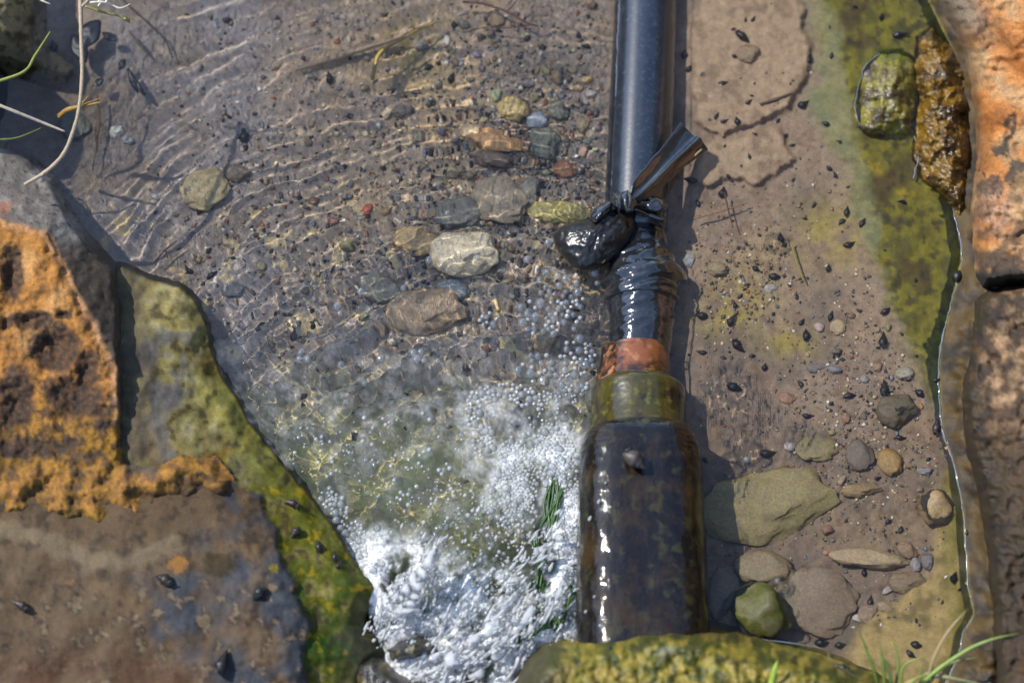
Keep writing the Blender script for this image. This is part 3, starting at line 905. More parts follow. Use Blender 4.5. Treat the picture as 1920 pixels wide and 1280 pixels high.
def rockB_col(X, Y, Z):
    n1 = fbm(X, Y, 90, 5, 141); n2 = fbm(X, Y, 30, 4, 142); n3 = fbm(X, Y, 10, 3, 143)
    e = X - curve(Y, SHORE)
    c = np.broadcast_to(srgb(112, 84, 56), X.shape + (3,)).copy()
    c = mixc(c, srgb(200, 164, 128), ss(-.05, .35, n2 + .1 + .3 * n1) * ss(50, 110, e) * (1 - ss(740, 900, Y)))
    c = mixc(c, srgb(70, 52, 32), ss(-.1, .35, n1))
    c = mixc(c, srgb(44, 31, 12), (1 - ss(40, 120, e + 40 * n2)))
    c = mixc(c, srgb(66, 62, 24), .9 * (1 - ss(30, 90, e)) * ss(.0, .3, n1 + .3 * n3))
    c = mixc(c, srgb(132, 98, 64), ss(.1, .4, n3 + .3 * n2) * .4)
    c = mixc(c, srgb(48, 40, 32), ss(.1, .4, -n2 + .3 * n3) * .7)
    c = mixc(c, srgb(70, 58, 34), .7 * ss(720, 900, Y) * ss(-.3, .2, n2))
    return rgba(c * (.48 - .12 * ss(760, 1000, Y))[..., None], 0.15 + .5 * (1 - ss(20, 80, e)))


rA = patch('orange_bank_rock', 1690, 2360, -330, 560, 3.4, right_z(ROCK_A, 135, 0.012, 0.0003, 0.045), rockA_col, M_ROCK, mask=lambda X, Y, Z: sdf(X, Y, ROCK_A) > -12, floor=-0.05)
tag(rA, 'pale orange bank rock with black stains above the dark crack', 'rock')
rB = patch('brown_bank_rock', 1780, 2360, 530, 1560, 3.4, right_z(ROCK_B, 145, 0.010, 0.0003, 0.045), rockB_col, M_ROCK, mask=lambda X, Y, Z: sdf(X, Y, ROCK_B) > -12, floor=-0.05)
tag(rB, 'brown blotched bank rock below the dark crack', 'rock')


def bottom_col(X, Y, Z):
    n1 = fbm(X, Y, 70, 5, 151); n2 = fbm(X, Y, 24, 4, 152); n3 = fbm(X, Y, 9, 3, 153)
    c = np.broadcast_to(srgb(122, 112, 44), X.shape + (3,)).copy()
    c = mixc(c, srgb(92, 98, 32), ss(-.2, .4, n1))
    c = mixc(c, srgb(150, 128, 62), ss(.05, .45, n2 + .1) * .7)
    c = mixc(c, srgb(70, 56, 22), ss(.1, .35, -n2 + .2 * n3))
    c = mixc(c, srgb(74, 58, 24), .8 * (1 - ss(1176, 1206, Y - .05 * np.abs(X - 1200) + 16 * n2)))
    c = mixc(c, srgb(96, 104, 96), .8 * np.exp(-((X - 1250) / 26) ** 2 - ((Y - 1218) / 8) ** 2))
    c = mixc(c, srgb(66, 62, 40), 1 - ss(1010, 1090, X))
    c = mixc(c, srgb(56, 60, 16), .7 * ss(-.05, .3, n1 - n2))
    return rgba(c * .85, 0.45 + 0 * X)


bottom_rock, bottom_zf = dome_rock('mossy_sill_rock', [(945, 1296), (980, 1226), (1020, 1196), (1090, 1182), (1180, 1164), (1260, 1156), (1340, 1166), (1430, 1190), (1520, 1210),
                          (1580, 1232), (1640, 1254), (1720, 1300), (1720, 1520), (930, 1520)], -0.03, 0.118, 60, bottom_col, M_MOSS,
                         'yellow green mossy rock across the end of the brown pipe', 'rock', 154, rough=0.008)


def wetbrown_col(X, Y, Z):
    n1 = fbm(X, Y, 36, 5, 161); n2 = fbm(X, Y, 13, 4, 162)
    c = np.broadcast_to(srgb(104, 78, 30), X.shape + (3,)).copy()
    c = mixc(c, srgb(58, 42, 18), ss(-.15, .25, n1))
    c = mixc(c, srgb(140, 118, 80), ss(.12, .35, n2) * .7)
    return rgba(c, 0.95 + 0 * X)


def stone_green_col(X, Y, Z):
    n1 = fbm(X, Y, 36, 5, 165); n2 = fbm(X, Y, 13, 4, 166)
    c = np.broadcast_to(srgb(112, 104, 44), X.shape + (3,)).copy()
    c = mixc(c, srgb(66, 56, 28), ss(-.15, .25, n1))
    c = mixc(c, srgb(96, 86, 84), ss(.0, .3, n2) * .6 * ss(1720, 1650, X))
    c = mixc(c, srgb(80, 84, 22), (1 - ss(90, 130, Y)))
    return rgba(c, 0.85 + 0 * X)


rs1, rs1_zf = dome_rock('algae_stone', [(1600, 190), (1612, 130), (1648, 92), (1692, 88), (1722, 112), (1730, 165), (1722, 215), (1722, 254), (1684, 268), (1632, 262), (1602, 240)],
                        -0.010, 0.030, 60, stone_green_col, M_WET, 'rounded algae green stone breaking the surface on the mossy ledge', 'stone', 167, rough=0.010, step=2)
rs2, rs2_zf = dome_rock('slimy_rock', [(1708, 130), (1716, 70), (1748, 44), (1782, 76), (1812, 120), (1826, 200), (1828, 300), (1820, 400), (1796, 424), (1766, 372), (1726, 340), (1708, 300), (1712, 240), (1716, 180)],
                        -0.010, 0.034, 46, wetbrown_col, M_WET, 'wrinkled glossy brown slime covered rock below the orange bank rock', 'rock', 168, rough=0.016, step=2)


def black_col(X, Y, Z):
    n1 = fbm(X, Y, 36, 5, 171)
    c = np.broadcast_to(srgb(46, 42, 36), X.shape + (3,)).copy()
    c = mixc(c, srgb(82, 74, 44), ss(0, .3, n1))
    return rgba(c, 0.9 + 0 * X)


dome_rock('sill_rock', [(712, 1215), (740, 1190), (790, 1180), (818, 1205), (820, 1230), (780, 1250), (730, 1250)], -0.03, 0.05, 26, black_col, M_WET,
          'black wet rock under the splashing water', 'rock', 172, step=2)
dome_rock('sill_rock', [(640, 1330), (650, 1230), (700, 1200), (760, 1250), (880, 1290), (980, 1275), (1010, 1330), (1000, 1450), (640, 1450)], -0.03, 0.05, 40, black_col, M_WET,
          'long dark rock sill below the white splash', 'rock', 174, step=3)
dome_rock('sill_rock', [(704, 1088), (716, 1080), (734, 1100), (744, 1122), (726, 1130), (708, 1112)], -0.03, 0.045, 14, black_col, M_WET,
          'small dark wet rock at the tip of the mossy slab', 'rock', 176, step=2)


# banks beyond the picture: what the wet pipe mirrors
def bank(name, x0, x1, y0, y1, hfun, label, colr):
    xs = np.linspace(x0, x1, 90); ys = np.linspace(y0, y1, 160)
    A, B = np.meshgrid(xs, ys)
    Z = hfun(A, B)
    n = fbm(A, B, 0.12, 4, 181)
    c = mixc(np.broadcast_to(srgb(*colr), A.shape + (3,)), srgb(36, 32, 20), ss(-.2, .3, n))
    V = np.stack([A, B, Z], -1)
    F = grid_faces(*A.shape)[:, ::-1]
    o = link(name, mesh_np(name, V, F, M_ROCK, rgba(c, .1 + 0 * A)))
    return tag(o, label, kind='structure')


bank('bank', 0.60, 2.4, -1.4, 2.4, lambda A, B: 0.06 + 1.20 * ss(0.58, 1.45, A) + 0.10 * fbm(A, B, 0.22, 4, 182), 'steep overgrown bank on the far side of the bank rocks', (26, 28, 18))
bank('bank', -2.9, -0.5, -1.4, 2.4, lambda A, B: -0.06 + 0.82 * ss(-0.9, -1.9, A) + 0.08 * fbm(A, B, 0.22, 4, 183) * ss(-.75, -1.1, A)
     + .23 * ss(1.35, .6, np.hypot((A + .645) / .115, (B - .285) / .09)), 'overgrown bank behind the orange boulder with an unseen boulder added for shade', (34, 34, 22))  # the bump is an unseen boulder added to shade the upper left corner

# ------------------------------------------------------------------ the pipe and its parts
def sweep(centers, radii, seg=72, rf=None, z_scale=1.0):
    """round body along mostly -y: radii per ring, rf(theta, ring index) a factor; closed ends"""
    c = np.asarray(centers, float); n = len(c)
    r = np.broadcast_to(np.asarray(radii, float), (n,))
    th = np.linspace(0, 2 * np.pi, seg, endpoint=False)
    TH, I = np.meshgrid(th, np.arange(n))
    R = r[:, None] * (rf(TH, I) if rf is not None else 1.0)
    R = R + 0 * TH
    V = np.stack([c[:, 0, None] + R * np.sin(TH), c[:, 1, None] + 0 * R, c[:, 2, None] + z_scale * R * np.cos(TH)], -1)
    i = np.arange(n * seg).reshape(n, seg); j = np.roll(i, -1, 1)
    F = np.stack([i[:-1], i[1:], j[1:], j[:-1]], -1).reshape(-1, 4)
    V = np.concatenate([V.reshape(-1, 3), c[:1], c[-1:]])
    k = n * seg
    F = np.concatenate([F, np.stack([np.full(seg, k), i[0], j[0], j[0]], -1), np.stack([np.full(seg, k + 1), j[-1], i[-1], i[-1]], -1)])
    return V, F


def pipe_rings(rows, n):
    """rows: left px, right px, y px, centre z in metres -> centres and radii"""
    q = smooth_line(rows, n)
    rad = (q[:, 1] - q[:, 0]) / 2 * U
    y = W(0 * q[:, 2] + 960, q[:, 2], q[:, 3] + 0.7 * rad)[:, 1]
    mid = (q[:, 0] + q[:, 1]) / 2
    k = (CAM[2] - q[:, 3]) / CAM[2]
    cx = W(mid, q[:, 2], q[:, 3])[:, 0]
    return np.stack([cx, y, q[:, 3]], -1), rad * k, q


M_HOSE = wet_mat('blue_black_hose', (0.010, 0.014, 0.022), (0.016, 0.021, 0.032), 90, rough=0.24, bump=0.00008, bscale=260, spec=0.9, coat=0.5, c3=(0.034, 0.042, 0.054), c3lim=(.54, .72))
M_TAPE = wet_mat('black_tape', (0.010, 0.011, 0.013), (0.020, 0.021, 0.024), 60, rough=0.10, bump=0.0012, bscale=34, stretch=(1, 2.6, 1), spec=0.8, coat=1.0)
M_POUCH = wet_mat('dusty_black_tape', (0.012, 0.012, 0.012), (0.085, 0.076, 0.06), 55, rough=0.3, bump=0.0005, bscale=120, spec=0.6, lim=(0.58, 0.76))
M_COPPER = wet_mat('wet_copper', (0.22, 0.072, 0.024), (0.022, 0.012, 0.006), 34, rough=0.3, bump=0.0012, bscale=42, coat=1.0, spec=0.2, c3=(0.34, 0.15, 0.07))
M_COUPL = wet_mat('algae_coupling', (0.055, 0.046, 0.008), (0.022, 0.014, 0.006), 40, rough=0.3, bump=0.0011, bscale=44, coat=1.0, spec=0.2, c3=(0.10, 0.10, 0.02))
M_PIPE = wet_mat('wet_brown_pipe', (0.005, 0.0035, 0.003), (0.050, 0.026, 0.005), 26, rough=0.5, bump=0.0018, bscale=55, stretch=(1, .6, 1), coat=1.0, spec=0.08, c3=(0.030, 0.026, 0.008), lim=(0.46, 0.78), film=1.0)

pipe = empty('water_pipe', P(1203, 800, 0), 'black hose taped with black tape to a wide wet brown pipe lying in the stream', 'pipe')


def pipe_part(name, V, F, mat, parent):
    me = tris_ok(name, V, F, mat)
    o = bpy.data.objects.new(name, me)
    COL.objects.link(o)
    o.cycles.is_caustics_receiver = True
    o.parent = parent
    return o


def rooted(o):
    o.matrix_parent_inverse = Matrix.Translation(-pipe.location)
    return o


c, r, q = pipe_rings([(1150, 1272, -140, -.017), (1147, 1271, 0, -.017), (1138, 1265, 200, -.017), (1130, 1252, 420, -.016)], 60)
hose = rooted(pipe_part('hose', *sweep(c, r, 80), M_HOSE, pipe))

# tape wrapping with folds and overlaps
c, r, q = pipe_rings([(1150, 1246, 372, -.016), (1152, 1246, 400, -.016), (1150, 1253, 440, -.016), (1140, 1262, 470, -.015), (1132, 1272, 492, -.014),
                      (1128, 1284, 508, -.014), (1134, 1272, 528, -.014), (1132, 1272, 548, -.013), (1138, 1266, 556, -.013), (1142, 1264, 590, -.013),
                      (1142, 1260, 620, -.013), (1142, 1257, 654, -.013)], 150)


def tape_rf(TH, I):
    y = q[:, 2][I]
    tw = y + 10 * np.sin(TH + .5) + 5 * np.sin(2 * TH)
    f = 1 + 0.045 * fbm(TH * 30, tw, 16, 4, 201) * ss(430, 470, y) * (1 - 0.6 * ss(560, 600, y))
    for (yy, h, w) in ((450, .03, 7), (468, .06, 5), (484, .05, 6), (508, .10, 8), (530, .06, 6), (547, .08, 6), (574, .03, 4), (606, .025, 5)):
        f = f + h * np.exp(-((tw - yy) / w) ** 2) * (0.6 + 0.6 * np.sin(TH * 2 + yy))
    for yy in (470, 556, 590, 622):
        f = f + 0.016 * ss(yy - 1.5, yy + 1.5, tw) * (1 - ss(yy + 1.5, yy + 34, tw))
    return f


tape = rooted(pipe_part('tape_wrap', *sweep(c, r, 120, tape_rf), M_TAPE, pipe))

c, r, q = pipe_rings([(1128, 1254, 640, -.013), (1126, 1256, 656, -.013), (1121, 1257, 680, -.012), (1116, 1258, 700, -.011), (1114, 1264, 712, -.010)], 40)
copper = rooted(pipe_part('copper_sleeve', *sweep(c, r, 90, lambda TH, I: 1 + .018 * fbm(TH * 30, I * 4.0, 22, 3, 205)), M_COPPER, pipe))
c, r, q = pipe_rings([(1122, 1270, 700, -.010), (1112, 1280, 708, -.009), (1110, 1284, 720, -.009), (1110, 1285, 760, -.008), (1108, 1288, 800, -.006)], 40)
coupl = rooted(pipe_part('coupling', *sweep(c, r, 90, lambda TH, I: 1 + .014 * fbm(TH * 40, I * 4.0, 26, 3, 206)), M_COUPL, pipe))
c, r, q = pipe_rings([(1140, 1270, 786, -.004), (1112, 1290, 790, -.002), (1096, 1300, 802, .0), (1088, 1308, 824, .0), (1085, 1313, 860, .0), (1085, 1316, 960, .001), (1084, 1322, 1100, .001), (1084, 1326, 1226, .002)], 120)
def body_rf(TH, I):
    sq = (np.abs(np.sin(TH)) ** 3.2 + np.abs(np.cos(TH)) ** 3.2) ** (-1 / 3.2)
    k = ss(4, 26, I)
    top = np.cos(TH) > 0
    return (1 + (sq - 1) * k) * (1 - .10 * k * np.clip(np.cos(TH), 0, 1) ** 2) + (.020 * fbm(TH * 60, I * 3.0, 34, 4, 207) + .016 * fbm(TH * 60, I * 3.0, 11, 2, 208)) * (1 - .8 * ss(.70, .95, np.cos(TH)))


body = rooted(pipe_part('pipe_body', *sweep(c, r, 140, body_rf), M_PIPE, pipe))
body['label'] = 'wide dark brown pipe end under a film of water'


def pillow(name, poly, z0, h, mat, n=64, rings=9, up=1.0, down=0.8, seed=0, rough=0.0, power=0.55, parent=None, smooth=True, crease=0.0):
    """a swollen closed body over an outline given in photo pixels"""
    b = smooth_loop(poly, n)
    cen = b.mean(0)
    V = []
    ts = np.linspace(1, 0.06, rings)
    for side in (1, -1):
        for k, t in enumerate(ts):
            if side == -1 and k == 0:
                continue
            p = cen + (b - cen) * t
            dz = (1 - t * t) ** power * h * (up if side > 0 else -down)
            wob = rough * fbm(p[:, 0], p[:, 1], 18, 3, seed)
            if crease:
                q = p - np.array([1175, 385])
                wob = wob - crease * np.clip(fbm(np.arctan2(q[:, 1], q[:, 0]) * 60, np.hypot(q[:, 0], q[:, 1]) * .25, 16, 3, seed + 5, ridge=True), 0, 1) * min(1, 3 * (1 - t)) * np.clip(1.4 - np.hypot(q[:, 0], q[:, 1]) / 130, .15, 1)
            V.append(W(p[:, 0], p[:, 1], z0 + dz + wob * (t < 1)))
    V = np.concatenate(V)
    idx = np.arange((2 * rings - 1) * n).reshape(2 * rings - 1, n)
    order = np.concatenate([idx[rings:][::-1], idx[:1], idx[1:rings]])
    j = np.roll(order, -1, 1)
    F = np.stack([order[:-1], order[1:], j[1:], j[:-1]], -1).reshape(-1, 4).tolist()
    F.append(order[-1].tolist()); F.append(order[0][::-1].tolist())
    me = bpy.data.meshes.new(name)
    me.from_pydata(V.tolist(), [], F)
    bm = bmesh.new(); bm.from_mesh(me); bmesh.ops.recalc_face_normals(bm, faces=bm.faces[:]); bm.to_mesh(me); bm.free()
    if smooth:
        me.shade_smooth()
    if mat:
        me.materials.append(mat)
    o = bpy.data.objects.new(name, me)
    COL.objects.link(o)
    o.cycles.is_caustics_receiver = True
    if parent is not None:
        o.parent = parent
    return o


# the sagging pouch of tape at the knot, the knot, the loose tail
pillow('tape_loop', [(1112, 408), (1128, 384), (1150, 372), (1180, 376), (1196, 392), (1194, 420), (1180, 452), (1158, 478), (1128, 500), (1092, 508), (1068, 494),
                     (1046, 468), (1037, 442), (1052, 424), (1082, 416)], 0.006, 0.024, M_POUCH, n=120, rings=26, rough=0.003, seed=211, parent=tape, crease=.0012)
pillow('tape_fold', [(1104, 404), (1118, 388), (1140, 376), (1150, 382), (1140, 402), (1118, 418), (1108, 416)], 0.026, 0.010, M_TAPE, n=40, parent=tape, seed=212, rough=.003)
kn = []
for k, (poly, z, h) in enumerate((([(1146, 372), (1160, 360), (1180, 364), (1196, 374), (1192, 390), (1170, 394), (1150, 388)], .030, .010),
                                  ([(1162, 366), (1174, 358), (1186, 368), (1190, 392), (1178, 398), (1166, 388)], .036, .009),
                                  ([(1180, 372), (1206, 366), (1244, 372), (1252, 392), (1232, 400), (1200, 392)], .016, .012),
                                  ([(1192, 388), (1214, 392), (1246, 408), (1250, 418), (1226, 414), (1200, 400)], .012, .008))):
    kn.append(pillow('tape_knot', poly, z, h, M_TAPE, n=36, rings=7, seed=215 + k, rough=.003, parent=tape))
for k, line in enumerate(([(1150, 362, .036), (1162, 380, .043), (1160, 398, .036)], [(1176, 358, .040), (1182, 376, .047), (1176, 398, .038)],
                          [(1186, 384, .034), (1220, 384, .022), (1250, 396, .006)], [(1190, 392, .030), (1216, 404, .018), (1242, 424, .006)])):
    s = smooth_line(line, 16)
    V, F = tube_np(W(s[:, 0], s[:, 1], s[:, 2]), .0016 * np.sin(np.linspace(.4, 2.8, 16)) + .0004, 8)
    o = pipe_part('tape_strand', V, F, M_TAPE, tape)
# tail: a strap folded lengthwise, widening to the cut end
s = smooth_line([(1188, 370, .032, 6), (1202, 356, .032, 13), (1222, 336, .026, 16), (1252, 304, .016, 18), (1280, 276, .011, 21), (1302, 254, .009, 25)], 40)
cpt = W(s[:, 0], s[:, 1], s[:, 2])
tg = np.gradient(cpt, axis=0); tg /= np.linalg.norm(tg, axis=1)[:, None]
sd = np.cross(tg, [0, 0, 1.0]); sd /= np.linalg.norm(sd, axis=1)[:, None]
nu = np.cross(sd, tg)
prof = [(-1, 0.26), (-.8, .20), (-.4, .02), (.0, -.04), (.25, .16), (.4, .20), (.6, -.02), (1, -.30)]
prof = smooth_line(prof, 22)
th = 0.07
sec = np.concatenate([prof, prof[::-1] - [0, th]])
V = cpt[:, None] + (s[:, 3] * (1.45 + .12 * fbm(s[:, 0], s[:, 1], 12, 2, 219)) * U)[:, None, None] * (sec[None, :, :1] * sd[:, None] + sec[None, :, 1:] * nu[:, None] * np.linspace(1.6, 1, 40)[:, None, None])
m_ = len(sec); i = np.arange(40 * m_).reshape(40, m_); j = np.roll(i, -1, 1)
F = np.stack([i[:-1], i[1:], j[1:], j[:-1]], -1).reshape(-1, 4)
o = pipe_part('tape_tail', V.reshape(-1, 3), F, M_TAPE, tape)

# ------------------------------------------------------------------ stones
def stone_mesh(seed, sub=3, cuts=5, rough=0.10, flat=None):
    r = random.Random(seed)
    bm = bmesh.new()
    bmesh.ops.create_icosphere(bm, subdivisions=sub, radius=1.0)
    off = Vector((r.uniform(0, 50), r.uniform(0, 50), r.uniform(0, 50)))
    from mathutils import noise
    planes = []
    for k in range(cuts):
        d = Vector((r.gauss(0, 1), r.gauss(0, 1), r.gauss(0, .8))).normalized()
        planes.append((d, r.uniform(0.62, 0.9)))
    for v in bm.verts:
        p = v.co.copy()
        for d, h in planes:
            e = p.dot(d) - h
            if e > 0:
                p -= d * e * 0.95
        p *= 1 + rough * noise.fractal(p * 1.6 + off, 0.8, 2.0, 4)
        p += Vector((noise.noise(p * 5 + off), noise.noise(p * 5 - off), 0)) * rough * .35
        v.co = p
    me = bpy.data.meshes.new('stone')
    bm.to_mesh(me); bm.free()
    me.shade_smooth()
    me.materials.append(M_STONE)
    return me


STONE_HI = [stone_mesh(300 + k, 4, 6, .16) for k in range(5)]
STONE_LO = [stone_mesh(340 + k, 2, 8, .22) for k in range(6)]


def surface_at(x, y):
    return pool_depth(x, y)


def put(name, me, x, y, sx, sy, sz, rot, colr, z=None, sink=0.5, tilt=0.12, k=1.2, silt=0.15):
    """a stone of half-width sx, half-length sy (photo px), half-height sz (px) on the bed"""
    o = bpy.data.objects.new(name, me)
    COL.objects.link(o)
    o.cycles.is_caustics_receiver = True
    if z is None:
        z = surface_at(x, y)
    z = z + sz * U * (1 - sink)
    o.location = P(x, y, z)
    o.scale = (sx * U, sy * U, sz * U)
    o.rotation_euler = (random.uniform(-tilt, tilt), random.uniform(-tilt, tilt), rot)
    cc = (srgb(*colr) * (1 - silt) + srgb(132, 114, 92) * silt) * k
    o.color = (cc[0], cc[1], cc[2], 1)
    return o


# x, y, half w, half h, height, angle deg, colour, name, label
NAMED = [
    (872, 476, 58, 44, 32, 10, (240, 222, 184), 'cream_stone', 'large cream stone under the ripples left of the tape loop'),
    (962, 206, 28, 22, 18, 20, (206, 178, 112), 'yellow_stone', 'round yellow stone above the brown gravel patch'),
    (932, 266, 46, 20, 18, 12, (196, 148, 92), 'tan_stone', 'long tan stone with a reddish end in the gravel patch'),
    (926, 300, 40, 16, 14, 14, (84, 70, 62), 'brown_stone', 'long dark brown stone just below the long tan stone'),
    (885, 246, 24, 16, 12, 10, (198, 172, 132), 'pale_stone', 'pale stone left of the long tan stone'),
    (1022, 268, 26, 34, 16, -20, (104, 112, 96), 'greenish_stone', 'upright grey green stone in the gravel patch'),
    (1008, 228, 18, 16, 12, 5, (150, 158, 166), 'bluish_stone', 'small blue white stone above the upright grey green stone'),
    (1046, 208, 22, 18, 12, 30, (112, 114, 98), 'greenish_stone', 'roundish olive grey stone near the hose, beside the gravel patch'),
    (757, 208, 22, 15, 12, -20, (112, 102, 92), 'grey_stone', 'brown grey stone next to a white chip in the left pool'),
    (728, 213, 10, 14, 6, 20, (206, 184, 148), 'white_chip', 'white chip stuck to a brown grey stone'),
    (222, 250, 13, 13, 9, 0, (196, 196, 180), 'pale_stone', 'pale grey white stone near the dry stem'),
    (243, 265, 10, 8, 6, 10, (140, 150, 154), 'bluish_stone', 'small bluish stone touching the pale grey white stone'),
    (146, 236, 28, 30, 14, 10, (84, 92, 84), 'greenish_stone', 'dark green stone below the hanging seed head'),
    (294, 372, 13, 6, 5, 30, (160, 162, 158), 'white_chip', 'white sliver of stone in the left pool above the grey boulder shoulder'),
    (692, 394, 11, 12, 7, 10, (178, 76, 50), 'red_stone', 'small red brick coloured stone in the rippled water'),
    (1100, 152, 9, 7, 6, 0, (222, 180, 112), 'orange_pebble', 'small bright orange cream pebble near the top of the hose'),
    (1108, 180, 9, 7, 6, 0, (186, 178, 168), 'pale_pebble', 'small pale pebble below the bright orange cream pebble'),
    (1060, 318, 20, 18, 10, 0, (170, 112, 72), 'rusty_stone', 'rusty orange stone beside the hose in the gravel patch'),
    (940, 380, 56, 46, 22, 20, (150, 136, 112), 'tan_stone', 'big broad tan grey stone under rippled water left of the knot'),
    (980, 360, 40, 26, 14, -20, (146, 138, 120), 'grey_stone', 'grey tan stone pressed against the big broad stone'),
    (1044, 398, 54, 22, 12, 10, (172, 160, 92), 'yellow_stone', 'yellow green leaf shaped stone beside the tape loop'),
    (868, 400, 46, 30, 16, -10, (92, 98, 92), 'grey_stone', 'dark grey green stone above the large cream stone'),
    (790, 452, 50, 28, 16, 10, (178, 150, 100), 'tan_stone', 'tan stone left of the large cream stone'),
    (390, 355, 48, 40, 14, -30, (176, 158, 112), 'yellow_stone', 'broad pale yellow stone under ring ripples in the left pool'),
    (445, 325, 28, 18, 12, 20, (98, 88, 76), 'brown_stone', 'brown stone at the end of the broad pale yellow stone'),
    (800, 582, 66, 42, 20, 5, (168, 142, 110), 'tan_stone', 'broad pinkish tan stone below the large cream stone'),
    (850, 545, 26, 20, 12, 10, (150, 152, 150), 'grey_stone', 'light grey stone at the upper edge of the broad pinkish tan stone'),
    (720, 540, 40, 26, 14, 0, (108, 112, 104), 'grey_stone', 'grey green stone left of the broad pinkish tan stone'),
    (440, 545, 22, 16, 10, 10, (120, 122, 124), 'grey_stone', 'grey stone close to the tip of the mossy slab'),
    (1022, 640, 26, 20, 10, 10, (150, 128, 96), 'tan_stone', 'tan stone in the foam beside the copper sleeve'),
    # right pool
    (1440, 945, 112, 66, 22, -6, (158, 146, 86), 'olive_slab', 'large flat olive yellow slab beside the brown pipe in the right pool'),
    (1432, 1066, 46, 32, 24, 10, (146, 130, 88), 'tan_stone', 'round tan stone between the flat olive slab and the green topped stone'),
    (1432, 1144, 52, 46, 44, 20, (70, 72, 10), 'green_topped_stone', 'stone with a wet bright green top rising out of the right pool'),
    (1540, 1130, 66, 62, 18, 30, (142, 122, 96), 'flat_stone', 'flat brown tan stone right of the green topped stone'),
    (1482, 1118, 30, 48, 20, -20, (124, 112, 72), 'olive_stone', 'olive stone leaning on the green topped stone'),
    (1358, 1105, 26, 50, 14, 15, (126, 116, 104), 'grey_stone', 'thin grey stone in the shade of the pipe'),
    (1628, 1047, 62, 17, 20, 5, (196, 172, 128), 'long_stone', 'long cream stone lying level in the right pool'),
    (1700, 1030, 18, 14, 10, 30, (146, 112, 80), 'brown_stone', 'reddish brown stone at the end of the long cream stone'),
    (1716, 1058, 10, 13, 8, 0, (156, 158, 162), 'white_pebble', 'pale grey pebble below the end of the long cream stone'),
    (1738, 1050, 12, 16, 8, 0, (100, 104, 112), 'bluish_stone', 'blue grey pebble right of the pale grey pebble'),
    (1700, 1090, 30, 20, 12, 0, (134, 112, 80), 'brown_stone', 'rough brown stone below the long cream stone'),
    (1668, 1102, 15, 6, 5, -30, (188, 188, 184), 'white_chip', 'white sliver beside the rough brown stone'),
    (1612, 1157, 13, 7, 5, 0, (200, 198, 192), 'white_chip', 'white chip right of the flat brown tan stone'),
    (1660, 1138, 16, 9, 6, 20, (166, 146, 112), 'tan_stone', 'small tan stone on the pale shelf'),
    (1626, 1148, 16, 18, 7, 20, (160, 134, 104), 'tan_stone', 'tan stone under the snail at the pale shelf'),
    (1615, 918, 34, 13, 12, -4, (168, 140, 90), 'tan_stone', 'tan stone with a pointed left end in the furrowed silt'),
    (1668, 866, 20, 26, 16, -30, (176, 134, 56), 'amber_stone', 'amber coloured stone in the right pool'),
    (1612, 852, 24, 28, 10, 10, (98, 90, 80), 'dark_stone', 'dark angular stone left of the amber stone'),
    (1757, 952, 32, 32, 26, 10, (142, 116, 66), 'ochre_stone', 'rough ochre brown stone at the foot of the bank rock'),
    (1733, 882, 15, 8, 7, 0, (138, 142, 152), 'bluish_stone', 'blue grey stone between the amber and the ochre stone'),
    (1680, 768, 33, 32, 22, 0, (88, 82, 58), 'dark_stone', 'round dark olive stone near the shore of the right pool'),
    (1696, 700, 16, 13, 12, 0, (172, 168, 150), 'pale_stone', 'pale grey stone near the shore above the dark olive stone'),
    (1620, 710, 7, 7, 5, 0, (172, 174, 178), 'white_pebble', 'small white pebble left of the pale grey stone'),
    (1345, 505, 19, 14, 11, 0, (166, 146, 108), 'tan_stone', 'rough tan stone by the tape bulge in the right pool'),
    (1293, 487, 11, 15, 6, 10, (164, 172, 182), 'white_chip', 'bluish white chip lying against the tape'),
    (1443, 541, 11, 9, 4, 0, (186, 184, 176), 'white_chip', 'white triangular chip in the right pool'),
    (1569, 614, 12, 15, 4, 30, (196, 174, 128), 'cream_chip', 'cream triangular chip in the middle of the right pool'),
    (1474, 746, 14, 11, 7, 0, (172, 122, 92), 'pink_stone', 'pinkish brown stone in the right pool'),
    (1585, 783, 8, 10, 6, 0, (170, 124, 92), 'pink_stone', 'small reddish pebble below the pinkish stone'),
    (1644, 687, 9, 9, 5, 0, (180, 134, 92), 'orange_pebble', 'small orange tan pebble left of the pale grey stone'),
    (1530, 690, 16, 9, 5, 0, (112, 112, 116), 'grey_stone', 'flat grey pebble in the middle of the right pool'),
    (1530, 840, 34, 26, 10, 0, (150, 138, 84), 'olive_stone', 'yellow olive stone above the flat olive slab'),
    (1480, 836, 10, 9, 6, 0, (204, 196, 190), 'white_pebble', 'white pebble above the flat olive slab'),
    (1725, 762, 5, 6, 4, 0, (196, 132, 40), 'amber_pebble', 'tiny amber pebble beside the dark olive stone'),
    (1402, 100, 22, 20, 8, 10, (150, 126, 92), 'tan_stone', 'tan leaf like stone by the twisted snail on the upper silt mat'),
]
landmarks = []
stones = []
for k, (x, y, a, b, h, ang, colr, nm, lab) in enumerate(NAMED):
    o = put(nm, STONE_HI[k % 5], x, y, a * 1.12, b * 1.12, h, math.radians(-ang), colr, k=1.2 if x < 1200 else .85, silt=0.0 if 'green_top' in nm else .22 if x < 1200 else .38, sink=.12 if 'green_top' in nm else .5)
    tag(o, lab, 'stone')
    stones.append((x, y, max(a, b)))
    if max(a, b) >= 14:
        landmarks.append((lab, x, y))

